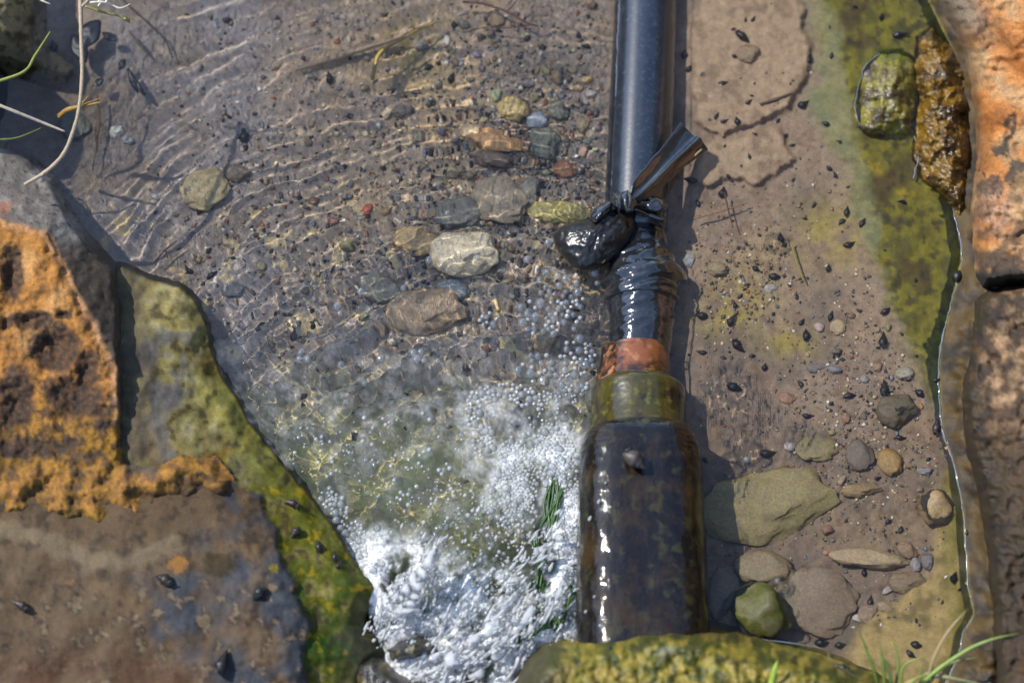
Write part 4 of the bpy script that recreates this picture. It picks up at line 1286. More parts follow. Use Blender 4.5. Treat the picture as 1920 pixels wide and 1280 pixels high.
# smaller pebbles, denser in the gravelly middle
SMALL = []
PAL = [('tan', (164, 138, 104)), ('grey', (112, 110, 106)), ('dark grey', (66, 64, 62)), ('cream', (204, 186, 150)), ('blue grey', (116, 124, 134)),
       ('rusty', (146, 104, 78)), ('olive', (122, 116, 78)), ('brown', (104, 82, 62))]
tries = 0
while len(SMALL) < 150 and tries < 20000:
    tries += 1
    t = random.random()
    if t < .50:
        x, y = random.gauss(1000, 90), random.gauss(290, 90)
    elif t < .72:
        x, y = random.gauss(760, 190), random.gauss(500, 110)
    elif t < .80:
        x, y = random.uniform(560, 1120), random.uniform(10, 200)
    elif t < .92:
        x, y = random.gauss(1640, 70), random.gauss(760, 90)
    else:
        x, y = random.gauss(1600, 90), random.gauss(1000, 70)
    s = random.choice((5, 6, 7, 7, 8, 9, 10, 12, 15)) * (1.15 if x < 1130 else .75)
    if not (430 < x < 1128 and 8 < y < 660 or 1330 < x < 1740 and 560 < y < 1120):
        continue
    if x > 1300 and x > curve(y, TOE) - 8:
        continue
    if x < 1200 and float(sdf(np.array([x]), np.array([y]), SLAB)[0]) > -20:
        continue
    if any(math.hypot(x - a, y - b) < s + .75 * r for a, b, r in stones):
        continue
    stones.append((x, y, s))
    w = [3, 3, 1.5, 2, 1.5, 1, 1, 1.5]
    cn, cc = random.choices(PAL, w)[0]
    SMALL.append((x, y, s, cn, cc))

# ------------------------------------------------------------------ snails
def snail_mesh(seed, seg=12, n=14):
    """a pointed spiral shell lying on its side, length 2 along +x (apex at +1)"""
    r = random.Random(seed)
    u = np.linspace(0, 1, n)
    k, w_, e = r.uniform(.34, .52), r.uniform(.36, .56), r.uniform(.75, 1.15)
    prof = np.where(u < k, np.abs(np.sin(np.minimum(u / k, 1) * np.pi / 2)) ** r.uniform(.6, .9), np.clip(1 - (u - k) / (1 - k), 0, 1) ** e) * w_
    prof = prof * (1 + .09 * np.cos((u - k) * 2 * np.pi * r.uniform(3.5, 5)) * (u > k))
    th = np.linspace(0, 2 * np.pi, seg, endpoint=False)
    lop = 1 + r.uniform(.12, .3) * np.cos(th - r.uniform(0, 2))[None, :] * (1 - u)[:, None]
    lop = lop + .07 * np.array([[r.gauss(0, .5) for _ in range(seg)] for _ in range(n)])
    bend = r.uniform(-.18, .18) * (u * 2 - 1) ** 2
    V = np.stack([np.repeat((u * 2 - 1)[:, None], seg, 1), bend[:, None] + (prof[:, None] * lop) * np.cos(th), (prof[:, None] * lop) * np.sin(th)], -1)
    i = np.arange(n * seg).reshape(n, seg); j = np.roll(i, -1, 1)
    F = np.stack([i[:-1], j[:-1], j[1:], i[1:]], -1).reshape(-1, 4).tolist()
    F.append(i[0].tolist()[::-1]); F.append(i[-1].tolist())
    me = bpy.data.meshes.new('snail_shell')
    me.from_pydata(V.reshape(-1, 3).tolist(), [], F)
    me.shade_smooth()
    me.materials.append(M_SNAIL)
    return me


SN = [snail_mesh(k) for k in range(7)]
lip_v, lip_f = tube_np([(-.80 + .12 * math.cos(a), .18 + .26 * math.cos(a + .5), .30 + .22 * math.sin(a)) for a in np.linspace(0, 6.0, 12)], .06, 6)
LIP = tris_ok('lip', lip_v, lip_f, M_SNAIL)


def top_z(x, y):
    a, b = np.array([float(x)]), np.array([float(y)])
    z = float(bed_z(a, b)[0])
    if sdf(a, b, SLAB)[0] > 0:
        z = max(z, float(slab_z(a, b)[0]))
    return z


#      x, y, length px, angle (deg, apex direction, 0 = right, 90 = up), label or None
SNAILS = [
    (308, 1085, 36, 150, 'big black snail in the middle of the wet grey slab, below the orange stain'), (37, 1132, 36, 155, 'black snail at the left border of the grey slab'),
    (485, 1112, 30, 235, 'black snail on the grey slab near its mossy edge'), (418, 1240, 48, 78, 'long brown black snail on the front of the grey slab'),
    (545, 942, 34, 165, 'black snail highest on the green moss beside the foam'), (553, 997, 26, 235, 'black snail on the green moss below the highest one'),
    (598, 1023, 26, 105, 'black snail on the green moss close to the foam edge'), (628, 1042, 22, 95, 'upper of the two touching snails at the foam edge of the moss'),
    (636, 1058, 20, 60, 'lower of the two touching snails at the foam edge of the moss'), (1190, 862, 46, -35, 'grey brown snail stuck on top of the wide brown pipe'),
    (1143, 1216, 16, 60, 'tiny black snail on the mossy rock below the pipe'), (1575, 1250, 32, 160, 'black snail on the mossy rock beside the grass'),
    (1574, 1208, 22, 10, 'black snail at the waterline above the grass'), (1539, 1204, 26, 5, 'flat dark snail at the waterline left of the grass'),
    (105, 90, 30, 100, 'black snail on the side of the round dark boulder'), (1758, 712, 16, 20, 'round black snail in a notch of the shoreline'),
    (1795, 517, 26, 70, 'blue black snail in the bright waterline'), (1688, 65, 32, 10, 'large black snail on the algae near the top of the mossy ledge'),
    (1690, 378, 20, 170, 'dark snail on the algae below the algae green stone'), (1653, 33, 18, 80, 'brownish snail on the algae at the top'), (1602, 13, 12, 160, 'tiny snail at the top of the algae'),
    (430, 42, 20, 20, None), (620, 148, 28, 100, None), (460, 258, 32, 100, None), (378, 392, 28, 60, None), (453, 322, 20, 20, None), (935, 60, 18, 150, None), (990, 75, 20, 60, None),
    (1098, 90, 18, 160, None), (750, 102, 16, 0, None), (400, 517, 28, 40, None), (355, 505, 24, 130, None), (550, 625, 24, 80, None), (876, 690, 20, 0, None), (970, 772, 34, 80, None),
    (495, 342, 16, 10, None), (848, 148, 26, 70, None), (805, 128, 18, 10, None), (755, 355, 12, 0, None), (580, 420, 14, 40, None),
    (1283, 104, 24, 80, None), (1292, 131, 20, 60, None), (1356, 157, 22, 10, None), (1376, 56, 14, 20, None), (1391, 70, 34, -40, None), (1397, 38, 14, 80, None), (1412, 37, 16, 60, None),
    (1377, 108, 14, -20, None), (1516, 113, 26, 70, None), (1559, 105, 16, 80, None), (1506, 197, 26, 30, None), (1547, 233, 18, 160, None), (1343, 218, 18, 60, None), (1358, 228, 18, 20, None),
    (1458, 228, 14, 60, None), (1470, 257, 18, 40, None), (1484, 274, 14, 20, None), (1404, 192, 18, 40, None), (1553, 317, 14, 140, None), (1564, 328, 16, 110, None), (1591, 351, 14, 20, None),
    (1587, 397, 26, 80, None), (1617, 418, 24, 60, None), (1308, 382, 18, 100, None), (1355, 361, 26, 75, None), (1294, 339, 28, 170, None), (1463, 446, 22, 100, None), (1592, 459, 26, 20, None),
    (1552, 503, 18, 80, None), (1452, 520, 26, 0, None), (1387, 556, 14, 40, None), (1377, 571, 16, 100, None), (1314, 592, 24, 170, None), (1371, 600, 28, 60, None), (1368, 622, 10, 60, None),
    (1557, 593, 24, 75, None), (1661, 583, 26, 30, None), (1511, 628, 26, 85, None), (1655, 636, 34, 80, None), (1493, 558, 12, 80, None), (1645, 652, 10, 0, None), (1383, 650, 34, -50, None),
    (1433, 688, 18, 80, None), (1375, 727, 32, -20, None), (1500, 720, 20, 120, None), (1657, 726, 36, 85, None), (1592, 742, 26, 10, None), (1726, 740, 28, -40, None), (1514, 780, 24, 0, None),
    (1655, 790, 24, 150, None), (1688, 821, 22, -5, None), (1757, 800, 32, 80, None), (1440, 850, 32, 10, None), (1718, 667, 8, 0, None), (1416, 949, 30, 60, None), (1367, 975, 24, 85, None),
    (1320, 981, 20, 60, None), (1665, 977, 14, 30, None), (1688, 992, 18, 70, None), (1813, 997, 12, 80, None), (1619, 1072, 16, 80, None), (1789, 1081, 26, 70, None), (1800, 1104, 10, 40, None),
    (1631, 1125, 26, 80, None), (1718, 1209, 24, -10, None), (1707, 1226, 22, -40, None), (1660, 470, 10, 0, None), (1740, 860, 12, 30, None), (1562, 668, 10, 70, None), (1572, 664, 14, 60, None),
]
while len(SNAILS) < 150:
    if random.random() < .72:
        x, y = random.uniform(1290, 1770), random.uniform(20, 1170)
        if x > curve(y, LEDGE) + 60:
            continue
    else:
        x, y = random.uniform(350, 1110), random.uniform(20, 640)
        if float(sdf(np.array([x]), np.array([y]), SLAB)[0]) > -20:
            continue
    if any(math.hypot(x - q[0], y - q[1]) < 16 for q in SNAILS) or any(math.hypot(x - q[0], y - q[1]) < q[2] for q in stones):
        continue
    SNAILS.append((x, y, random.choice((9, 11, 13, 15, 18, 22)), random.uniform(0, 360), None))
snails = []
for k, (x, y, L, ang, lab) in enumerate(SNAILS):
    o = bpy.data.objects.new('water_snail', SN[k % 7])
    COL.objects.link(o)
    o.cycles.is_caustics_receiver = True
    h = L * .5 * U
    z = top_z(x, y)
    if lab and 'wide brown pipe' in lab:
        z = .057
    if lab and ('mossy rock' in lab or 'waterline' in lab):
        z = max(z, float(bottom_zf(np.array([float(x)]), np.array([float(y)]))[0])) if y > 1190 else z
    o.location = P(x, y, z + h * (.40 if lab else random.uniform(.05, .38)))
    f_ = random.uniform(.85, 1.25)
    o.scale = (h * 1.06, h * f_, h * .95 * f_)
    o.rotation_euler = (random.uniform(-.4, .4), random.uniform(-.12, .18), math.radians(ang))
    d = random.uniform(.6, 1.4)
    o.color = (.010 * d * random.uniform(1, 2.2), .010 * d * random.uniform(1, 1.6), .013 * d, 1)
    if 'grey brown' in (lab or ''):
        o.color = (.055, .045, .042, 1)
    if L >= 30:
        l = bpy.data.objects.new('shell_lip', LIP)
        COL.objects.link(l); l.parent = o
        l.cycles.is_caustics_receiver = True
        l.color = (.05, .045, .04, 1)
    snails.append((o, x, y, lab))

LM_SNAIL = [('the tape knot', 1180, 375), ('the top of the hose', 1215, 5), ('the cream stone', 875, 478), ('the red stone', 692, 394), ('the yellow stone under ring ripples', 390, 355),
            ('the dark green stone below the seed head', 146, 236), ('the pale yellow twig', 712, 110), ('the red brown twig', 950, 25), ('the tip of the mossy slab', 240, 500), ('the copper sleeve', 1190, 680), ('the twisted snail pair on the silt mat', 1391, 70),
            ('the algae green stone', 1665, 180), ('the lower silt mat', 1390, 300), ('the cream triangular chip', 1569, 614), ('the white triangular chip', 1443, 541), ('the dark olive stone', 1680, 768),
            ('the pinkish brown stone', 1474, 746), ('the flat olive slab', 1440, 945), ('the long cream stone', 1628, 1047), ('the ochre brown stone', 1757, 952), ('the grass tuft', 1690, 1240), ('the amber stone', 1668, 866),
            ('the flat brown tan stone', 1540, 1130), ('the rough tan stone by the tape', 1345, 505)]
ORD = ['nearest', 'second nearest', 'third nearest', 'fourth nearest', 'fifth nearest', 'sixth nearest', 'seventh nearest', 'eighth nearest', 'ninth nearest', 'tenth nearest',
       'eleventh nearest', 'twelfth nearest', 'thirteenth nearest', 'fourteenth nearest', 'fifteenth nearest'] + ['%dth nearest' % k for k in range(16, 60)]


def rank_labels(items, lms, fmt):
    """items: (obj, x, y, key); the label names the closest landmark and the rank among ALL of the same key"""
    for o, x, y, key in items:
        best = min(lms, key=lambda m: math.hypot(x - m[1], y - m[2]))
        same = sorted(i[3 - 3 + 0] and math.hypot(i[1] - best[1], i[2] - best[2]) for i in items if i[3] == key)
        rank = same.index(math.hypot(x - best[1], y - best[2]))
        o['label'] = fmt(key, ORD[min(rank, len(ORD) - 1)], best[0])


rank_labels([(o, x, y, 'snail') for o, x, y, l in snails if not l], LM_SNAIL, lambda k, r, m: 'small black snail, %s to %s' % (r, m))
for o, x, y, l in snails:
    if l:
        o['label'] = l
    o['category'] = 'snail'; o['group'] = 'black water snails'

LM_PEB = [('the cream stone', 875, 478), ('the long tan stone', 932, 266), ('the red stone', 692, 394), ('the yellow stone', 962, 206), ('the broad pinkish stone', 800, 582), ('the rusty stone by the hose', 1060, 318),
          ('the brown grey stone', 757, 208), ('the yellow twig', 712, 110), ('the red brown twig', 950, 25), ('the bright orange pebble', 1100, 152), ('the amber stone', 1668, 866),
          ('the dark olive stone', 1680, 768), ('the cream chip', 1569, 614), ('the long cream stone', 1628, 1047), ('the olive slab', 1440, 945), ('the tape loop', 1080, 460), ('the olive grey stone', 1046, 208),
          ('the grey stone by the slab tip', 440, 545)]
peb = []
for k, (x, y, s, cn, cc) in enumerate(SMALL):
    o = put('pebble', STONE_LO[k % 6], x, y, s * random.uniform(.8, 1.2), s * random.uniform(.65, 1.0), s * random.uniform(.5, .8), random.uniform(0, 6.28),
            tuple(c * random.uniform(.88, 1.1) for c in cc), sink=.55, silt=.38)
    o['category'] = 'pebble'; o['group'] = 'pebbles on the stream bed'
    peb.append((o, x, y, cn))
rank_labels(peb, LM_PEB, lambda k, r, m: 'small %s pebble, %s to %s' % (k, r, m))

# gravel and grit too small to tell apart
def grit(n, sampler, name, label, size):
    base = np.array([(1, 0, 0), (-1, 0, 0), (0, 1, 0), (0, -1, 0), (0, 0, 1), (0, 0, -1)], float)
    bf = np.array([(0, 2, 4), (2, 1, 4), (1, 3, 4), (3, 0, 4), (2, 0, 5), (1, 2, 5), (3, 1, 5), (0, 3, 5)])
    x, y = sampler(n)
    z = bed_z(x, y)
    c = W(x, y, z)
    s = rng.choice(size, len(x)) * U * rng.uniform(.7, 1.3, len(x))
    sc = s[:, None] * rng.uniform(.6, 1.3, (len(x), 3)) * [1, 1, .6]
    a = rng.uniform(0, 6.28, len(x))
    v = base[None] * (1 + .35 * rng.uniform(-1, 1, (len(x), 6, 1))) * sc[:, None]
    vx = v[..., 0] * np.cos(a)[:, None] - v[..., 1] * np.sin(a)[:, None]; vy = v[..., 0] * np.sin(a)[:, None] + v[..., 1] * np.cos(a)[:, None]
    V = np.stack([vx + c[:, 0, None], vy + c[:, 1, None], v[..., 2] + c[:, 2, None] + s[:, None] * .15], -1)
    F = bf[None] + 6 * np.arange(len(x))[:, None, None]
    pal = np.array([srgb(*p) for p in ((150, 126, 96), (96, 92, 86), (58, 54, 50), (206, 190, 158), (120, 126, 134), (150, 96, 64), (228, 220, 204), (40, 38, 38))])
    pc = pal[rng.choice(len(pal), len(x), p=[.27, .2, .14, .12, .1, .06, .05, .06])]
    C = np.concatenate([np.repeat(pc, 6, 0), np.full((6 * len(x), 1), .3)], 1)
    o = link(name, mesh_np(name, V.reshape(-1, 3), F.reshape(-1, 3), M_BED, C, smooth=False))
    return tag(o, label, 'gravel', kind='stuff')


def left_s(n):
    x = np.concatenate([rng.normal(980, 110, n), rng.normal(760, 240, n), rng.uniform(330, 1130, n // 2)])
    y = np.concatenate([rng.normal(290, 120, n), rng.normal(400, 190, n), rng.uniform(-60, 700, n // 2)])
    m = (x > 270) & (x < 1135) & (y > -100) & (y < 900) & (sdf(x, y, SLAB) < -14)
    return x[m], y[m]


def right_s(n):
    x = np.concatenate([rng.normal(1620, 80, n), rng.uniform(1300, 1780, n), rng.normal(1400, 60, n // 2)])
    y = np.concatenate([rng.normal(800, 140, n), rng.uniform(0, 1180, n), rng.normal(520, 60, n // 2)])
    m = (x > 1290) & (x < curve(y, TOE) - 4) & (y < 1180)
    m &= (sdf(x, y, MAT_A) < 0) & (sdf(x, y, MAT_B) < 0) | (rng.random(len(x)) < .12)
    return x[m], y[m]


grit(3000, left_s, 'gravel', 'fine mixed gravel scattered over the left pool bed', [1.6, 2.2, 3, 4, 5.5])
grit(1500, right_s, 'gravel', 'fine grit scattered over the right pool silt', [1.2, 1.6, 2.2, 3, 4])

# ------------------------------------------------------------------ bubbles and foam
def dome_mesh(name, mat, seg, rings, low=-0.15):
    V = [(0, 0, 1)]; F = []
    th0 = math.acos(low)
    for r in range(1, rings + 1):
        t = th0 * r / rings
        for s_ in range(seg):
            a = 2 * math.pi * s_ / seg
            V.append((math.sin(t) * math.cos(a), math.sin(t) * math.sin(a), math.cos(t)))
    for s_ in range(seg):
        F.append((0, 1 + s_, 1 + (s_ + 1) % seg))
    for r in range(rings - 1):
        for s_ in range(seg):
            a = 1 + r * seg + s_; b = 1 + r * seg + (s_ + 1) % seg
            F.append((a, a + seg, b + seg, b))
    me = bpy.data.meshes.new(name)
    me.from_pydata(V, [], F); me.shade_smooth(); me.materials.append(mat)
    return me


DOME = dome_mesh('bubble', M_BUBBLE, 20, 7)
DOMEF = dome_mesh('bubble', M_CLEARFOAM, 16, 6)
bub = []      # x, y, r, individually placed kind
grid_ = {}


def free(x, y, r, over=.74):
    cx, cy = int(x // 26), int(y // 26)
    for a in (-1, 0, 1):
        for b in (-1, 0, 1):
            for (X_, Y_, R_) in grid_.get((cx + a, cy + b), ()):
                if (x - X_) ** 2 + (y - Y_) ** 2 < (over * (r + R_)) ** 2:
                    return False
    return True


def add_bub(x, y, r, kind):
    bub.append((x, y, r, kind)); grid_.setdefault((int(x // 26), int(y // 26)), []).append((x, y, r))


SOLO = [
    (990, 487, 9, 'single clear bubble in front of the tape loop'), (1030, 455, 10, 'single clear bubble touching the left tip of the tape loop'), (1115, 511, 11, 'large clear bubble between the tape loop and the wrapped tape'),
    (1120, 531, 6, 'small bubble below the large one at the wrapped tape'), (895, 483, 6, 'small bubble over the large cream stone'), (805, 488, 8, 'bubble at the left side of the large cream stone'),
    (677, 547, 8, 'single bubble in the rippled water left of the broad pinkish stone'), (757, 540, 7, 'one of two bubbles above the broad pinkish stone, the larger'), (764, 531, 5, 'one of two bubbles above the broad pinkish stone, the smaller'),
    (632, 575, 9, 'upper bubble of a pair left of the broad pinkish stone'), (638, 587, 7, 'lower bubble of a pair left of the broad pinkish stone'), (839, 400, 6, 'small bubble above the dark grey green stone'),
    (566, 661, 9, 'top bubble of the ringed trio off the mossy slab'), (562, 674, 9, 'lower left bubble of the ringed trio off the mossy slab'), (577, 674, 9, 'lower right bubble of the ringed trio off the mossy slab'),
    (776, 662, 9, 'upper left bubble in the ringed cluster in mid stream'), (790, 660, 8, 'upper right bubble in the ringed cluster in mid stream'), (782, 674, 10, 'biggest bubble in the ringed cluster in mid stream'), (795, 676, 6, 'smallest bubble in the ringed cluster in mid stream'),
    (714, 672, 8, 'left bubble of the short chain beside the ringed cluster'), (727, 671, 6, 'right bubble of the short chain beside the ringed cluster'), (640, 685, 9, 'bubble between the ringed trio and the chain'),
    (684, 719, 7, 'bubble below the chain in mid stream'), (821, 677, 6, 'small bubble right of the ringed cluster'), (1084, 548, 10, 'bubble standing apart right of the big foam bubbles'),
    (1048, 1008, 9, 'clear bubble among dark water beside the algae strands'), (853, 1036, 6, 'lone bubble above the splash'), (707, 990, 8, 'lone white bubble above the foam at the slab'), (1400, 862, 7, 'lone bubble beside the domed ripples'),
    (1458, 1090, 7, 'ringed bubble above the green topped stone'),
]
for x, y, r, lab in SOLO:
    add_bub(x, y, r, lab)
CL = [   # x, y, rx, ry, min r, max r, tries, zone
    (1040, 545, 38, 42, 8, 14, 160, 'a'), (1020, 590, 46, 40, 6, 10, 240, 'a'), (1070, 560, 24, 60, 5, 8, 90, 'a'),
    (1010, 690, 40, 26, 6, 10, 140, 'b'), (1085, 670, 34, 36, 5, 10, 170, 'b'), (1075, 720, 30, 24, 4, 7, 120, 'b'), (915, 600, 16, 20, 5, 8, 30, 'b'),
    (945, 735, 56, 16, 5, 8, 300, 'c'), (890, 770, 15, 36, 5, 8, 300, 'c'), (905, 825, 22, 30, 5, 8, 260, 'c'), (985, 745, 30, 16, 5, 8, 120, 'c'),
    (985, 850, 50, 36, 3.6, 7, 900, 'd'), (965, 915, 44, 40, 3.6, 7.5, 1100, 'd'), (1040, 860, 44, 50, 3.6, 7, 1000, 'd'), (1000, 840, 40, 30, 4, 7, 300, 'd'),
    (1060, 930, 26, 80, 3.2, 6, 1200, 'd'), (960, 960, 50, 30, 3.6, 6, 350, 'd'), (1068, 1040, 17, 110, 2.8, 5.5, 1700, 'e'), (1050, 1140, 40, 40, 3.5, 8, 800, 'e'), (1060, 1180, 26, 26, 5, 9, 250, 'e'),
    (630, 960, 24, 34, 4, 7, 200, 'f'), (664, 1020, 24, 44, 4, 7.5, 400, 'f'), (705, 1075, 26, 26, 4, 7, 260, 'f'), (615, 930, 16, 18, 4, 6, 60, 'f'),
    (880, 1120, 100, 34, 2.6, 5, 1100, 'g'), (830, 1150, 70, 40, 2.6, 5, 900, 'g'), (970, 1160, 50, 34, 2.6, 5, 400, 'g'), (800, 1090, 60, 24, 2.6, 5, 500, 'g'), (870, 1190, 80, 30, 2.6, 5, 600, 'g'),
    (780, 900, 120, 60, 2.4, 5, 60, 'h'), (850, 960, 120, 60, 2.2, 5, 130, 'h'), (920, 1010, 110, 60, 2.2, 5, 200, 'h'), (740, 830, 140, 60, 2.2, 5, 70, 'h'), (1040, 780, 50, 50, 3, 7, 170, 'h'), (600, 850, 60, 60, 2, 4, 60, 'h'),
]
for (cx, cy, rx, ry, r0, r1, n, zone) in CL:
    for _ in range(n):
        a = random.uniform(0, 6.283); q_ = math.sqrt(random.random())
        x, y = cx + rx * q_ * math.cos(a), cy + ry * q_ * math.sin(a)
        r = r0 * .75 + (r1 * 1.25 - r0 * .75) * random.random() ** 2.0
        if x + r > 1092 + (1122 - 1092) * (y < 790) or float(fbm(np.array([x]), np.array([y]), 36, 3, 231)[0]) < -.28:
            continue
        if y > 880 and x < 720 and float(sdf(np.array([x]), np.array([y]), SLAB)[0]) > -4:
            continue
        if free(x, y, r):
            add_bub(x, y, r, zone)
bx = np.array([b[0] for b in bub]); by = np.array([b[1] for b in bub])
bz = water_z(bx, by)
order = sorted(range(len(SOLO), len(bub)), key=lambda k: -bub[k][2])
single = set(order[:300 - len(SOLO)])
ZONE = {'a': 'large clear bubble in the cluster left of the wrapped tape', 'b': 'clear bubble in the strings of foam beside the copper sleeve', 'c': 'clear bubble in the curved foam arc left of the coupling',
        'd': 'bubble packed in the foam raft left of the wide pipe', 'e': 'bubble in the white foam against the wide pipe', 'f': 'bubble in the foam strip along the mossy slab', 'g': 'bubble in the churned white foam', 'h': 'stray bubble drifting on the olive water'}
mass = []
for k, (x, y, r, kind) in enumerate(bub):
    loc = P(x, y, bz[k])
    if k < len(SOLO) or k in single:
        o = bpy.data.objects.new('bubble', DOME if (k < len(SOLO) or kind in 'abh') else DOMEF)
        COL.objects.link(o)
        o.location = loc; o.scale = (r * U, r * U, r * U * random.uniform(.75, 1.0))
        o['category'] = 'bubble'
        if k < len(SOLO):
            o['label'] = kind; o['group'] = 'single bubbles on the stream'
        else:
            o['label'] = ZONE[kind]; o['group'] = ZONE[kind] + 's'
    else:
        mass.append((loc, r))
dv = dome_mesh('f', M_FOAM, 9, 4)
bv = np.array([v.co[:] for v in dv.vertices]); bfc = [tuple(p.vertices) for p in dv.polygons]
bq = np.array([f if len(f) == 4 else f + (f[2],) for f in bfc])
mv = np.array([m[0][:] for m in mass]); mr_ = np.array([m[1] for m in mass]) * U
V = (bv[None] * mr_[:, None, None] * np.array([1, 1, .9]) + mv[:, None]).reshape(-1, 3)
F = (bq[None] + len(bv) * np.arange(len(mass))[:, None, None]).reshape(-1, 4)
tri = F[F[:, 2] == F[:, 3]][:, :3]; quad = F[F[:, 2] != F[:, 3]]
tri2 = np.concatenate([tri, quad[:, [0, 1, 2]], quad[:, [0, 2, 3]]])
foam = link('foam', mesh_np('foam', V, tri2, M_FOAM), receiver=False)
tag(foam, 'white rafts of tiny foam bubbles on the churning water', 'foam', kind='stuff')

# ------------------------------------------------------------------ splash: drops, jets and torn sheets of water
sv, sf, off = [], [], 0
ico = bmesh.new(); bmesh.ops.create_icosphere(ico, subdivisions=1, radius=1.0)
iv = np.array([v.co[:] for v in ico.verts]); if_ = np.array([[v.index for v in f.verts] for f in ico.faces]); ico.free()
rise = np.array(W(np.array([800.]), np.array([1040.]), np.array([.05]))[0] - W(np.array([752.]), np.array([1140.]), np.array([.01]))[0])


def drop(x, y, z, r, stretch, dirv):
    global off
    d = np.asarray(dirv, float); d = d / np.linalg.norm(d)
    a = np.cross(d, [0, 0, 1.0]); a /= np.linalg.norm(a) + 1e-9
    b = np.cross(d, a)
    v = iv[:, :1] * d * r * stretch * np.where(iv[:, :1] > 0, 1.0, .8) + iv[:, 1:2] * a * r + iv[:, 2:3] * b * r
    v = v + .25 * r * rng.uniform(-1, 1, v.shape)
    sv.append(v + np.array(P(x, y, z))); sf.append(if_ + off); off += len(iv)


JETS = [((745, 1165), (822, 1022), 200, 26, .055), ((725, 1130), (800, 1075), 120, 26, .03), ((780, 1250), (900, 1110), 110, 40, .03), ((860, 1270), (960, 1120), 150, 46, .03), ((940, 1270), (1050, 1110), 90, 24, .03),
        ((790, 1270), (960, 1200), 160, 36, .025), ((930, 1110), (1030, 1020), 60, 40, .03), ((1000, 1040), (1060, 960), 26, 30, .03), ((1040, 1220), (1110, 1150), 16, 16, .02), ((700, 1190), (760, 1090), 70, 34, .03)]
for (a, b, n, wd, zh) in JETS:
    for _ in range(int(n * 1.1)):
        t = random.random()
        x = a[0] + (b[0] - a[0]) * t + random.gauss(0, wd * (1 - .65 * t) * .5); y = a[1] + (b[1] - a[1]) * t + random.gauss(0, wd * (1 - .6 * t) * .5)
        ang = math.atan2(-(b[1] - a[1]), b[0] - a[0]) + random.gauss(0, .22)
        r = random.choice((.7, 1.0, 1.4, 2.0, 2.8)) * U * 1.3
        st_ = random.uniform(1.2, 4.0) if random.random() < .7 else random.uniform(4.5, 9)
        drop(x, y, .006 + zh * t * random.uniform(.5, 1), r, st_, (math.cos(ang), math.sin(ang), .5))
for _ in range(320):
    x, y = random.gauss(930, 110), random.gauss(1120, 80)
    drop(x, y, random.uniform(.004, .03), random.uniform(.8, 2.6) * U * 1.3, random.uniform(1, 3.5), (.5, .86, .4))
for x, y, q in ((1122, 940, 2.6), (1106, 972, 3), (1114, 1118, 1.8), (1098, 1146, 2), (1135, 905, 1.6)):
    drop(x, y, .052, q * U, 2.2, (.45, .86, .2))
for (a, b, n, wd, zh) in JETS:
    for _ in range(int(n * .08)):
        t = random.random()
        x = a[0] + (b[0] - a[0]) * t + random.gauss(0, wd * .6); y = a[1] + (b[1] - a[1]) * t + random.gauss(0, wd * .6)
        ang = math.atan2(-(b[1] - a[1]), b[0] - a[0]) + random.gauss(0, .3); L_ = random.uniform(10, 34)
        k = np.linspace(0, 1, 9); bend = random.gauss(0, 5)
        px = x + L_ * k * math.cos(ang) + bend * k * (1 - k) * 2; py = y - L_ * k * math.sin(ang) + bend * k * (1 - k)
        v, f = tube_np(W(px, py, .005 + zh * t * .8 + .012 * k), U * random.choice((1.2, 1.8, 2.6)) * np.sin(k * 2.9 + .12) * (1 + .5 * rng.uniform(-1, 1, 9)), 6)
        f = np.concatenate([f[:, :3], f[:, [0, 2, 3]]]); f = f[(f[:, 0] != f[:, 1]) & (f[:, 1] != f[:, 2]) & (f[:, 0] != f[:, 2])]
        sv.append(v); sf.append(f + off); off += len(v)
splash = link('splash', mesh_np('splash', np.concatenate(sv), np.concatenate(sf), M_SPRAY), receiver=False)
tag(splash, 'white splashing drops and jets where water tumbles in', 'splash', kind='stuff')


def blobs(name, balls, label, res):
    """water that holds together: drops that run into one another"""
    mb = bpy.data.metaballs.new(name)
    mb.resolution = mb.render_resolution = res
    mb.threshold = 0.35
    for (p, r) in balls:
        e = mb.elements.new(); e.co = p; e.radius = r
    t = bpy.data.objects.new('splash_shape_' + name, mb); COL.objects.link(t)
    bpy.context.view_layer.update()
    me = bpy.data.meshes.new_from_object(t.evaluated_get(bpy.context.evaluated_depsgraph_get()))
    bpy.data.objects.remove(t); bpy.data.metaballs.remove(mb)
    co = np.empty(len(me.vertices) * 3, np.float32); me.vertices.foreach_get('co', co); co = co.reshape(-1, 3)
    no = np.empty(len(me.vertices) * 3, np.float32); me.vertices.foreach_get('normal', no); no = no.reshape(-1, 3)
    wob = fbm(co[:, 0] + .6 * co[:, 2], co[:, 1] - .5 * co[:, 2], .004, 3, 291) + .6 * fbm(co[:, 0] * 1.7 + co[:, 1], co[:, 2], .003, 2, 292)
    me.vertices.foreach_set('co', (co + no * (wob * .0007)[:, None]).ravel()); me.update()
    me.name = name; me.materials.clear(); me.materials.append(M_SPRAY); me.shade_smooth()
    o = link(name, me, receiver=False)
    return tag(o, label, 'splash', kind='stuff')


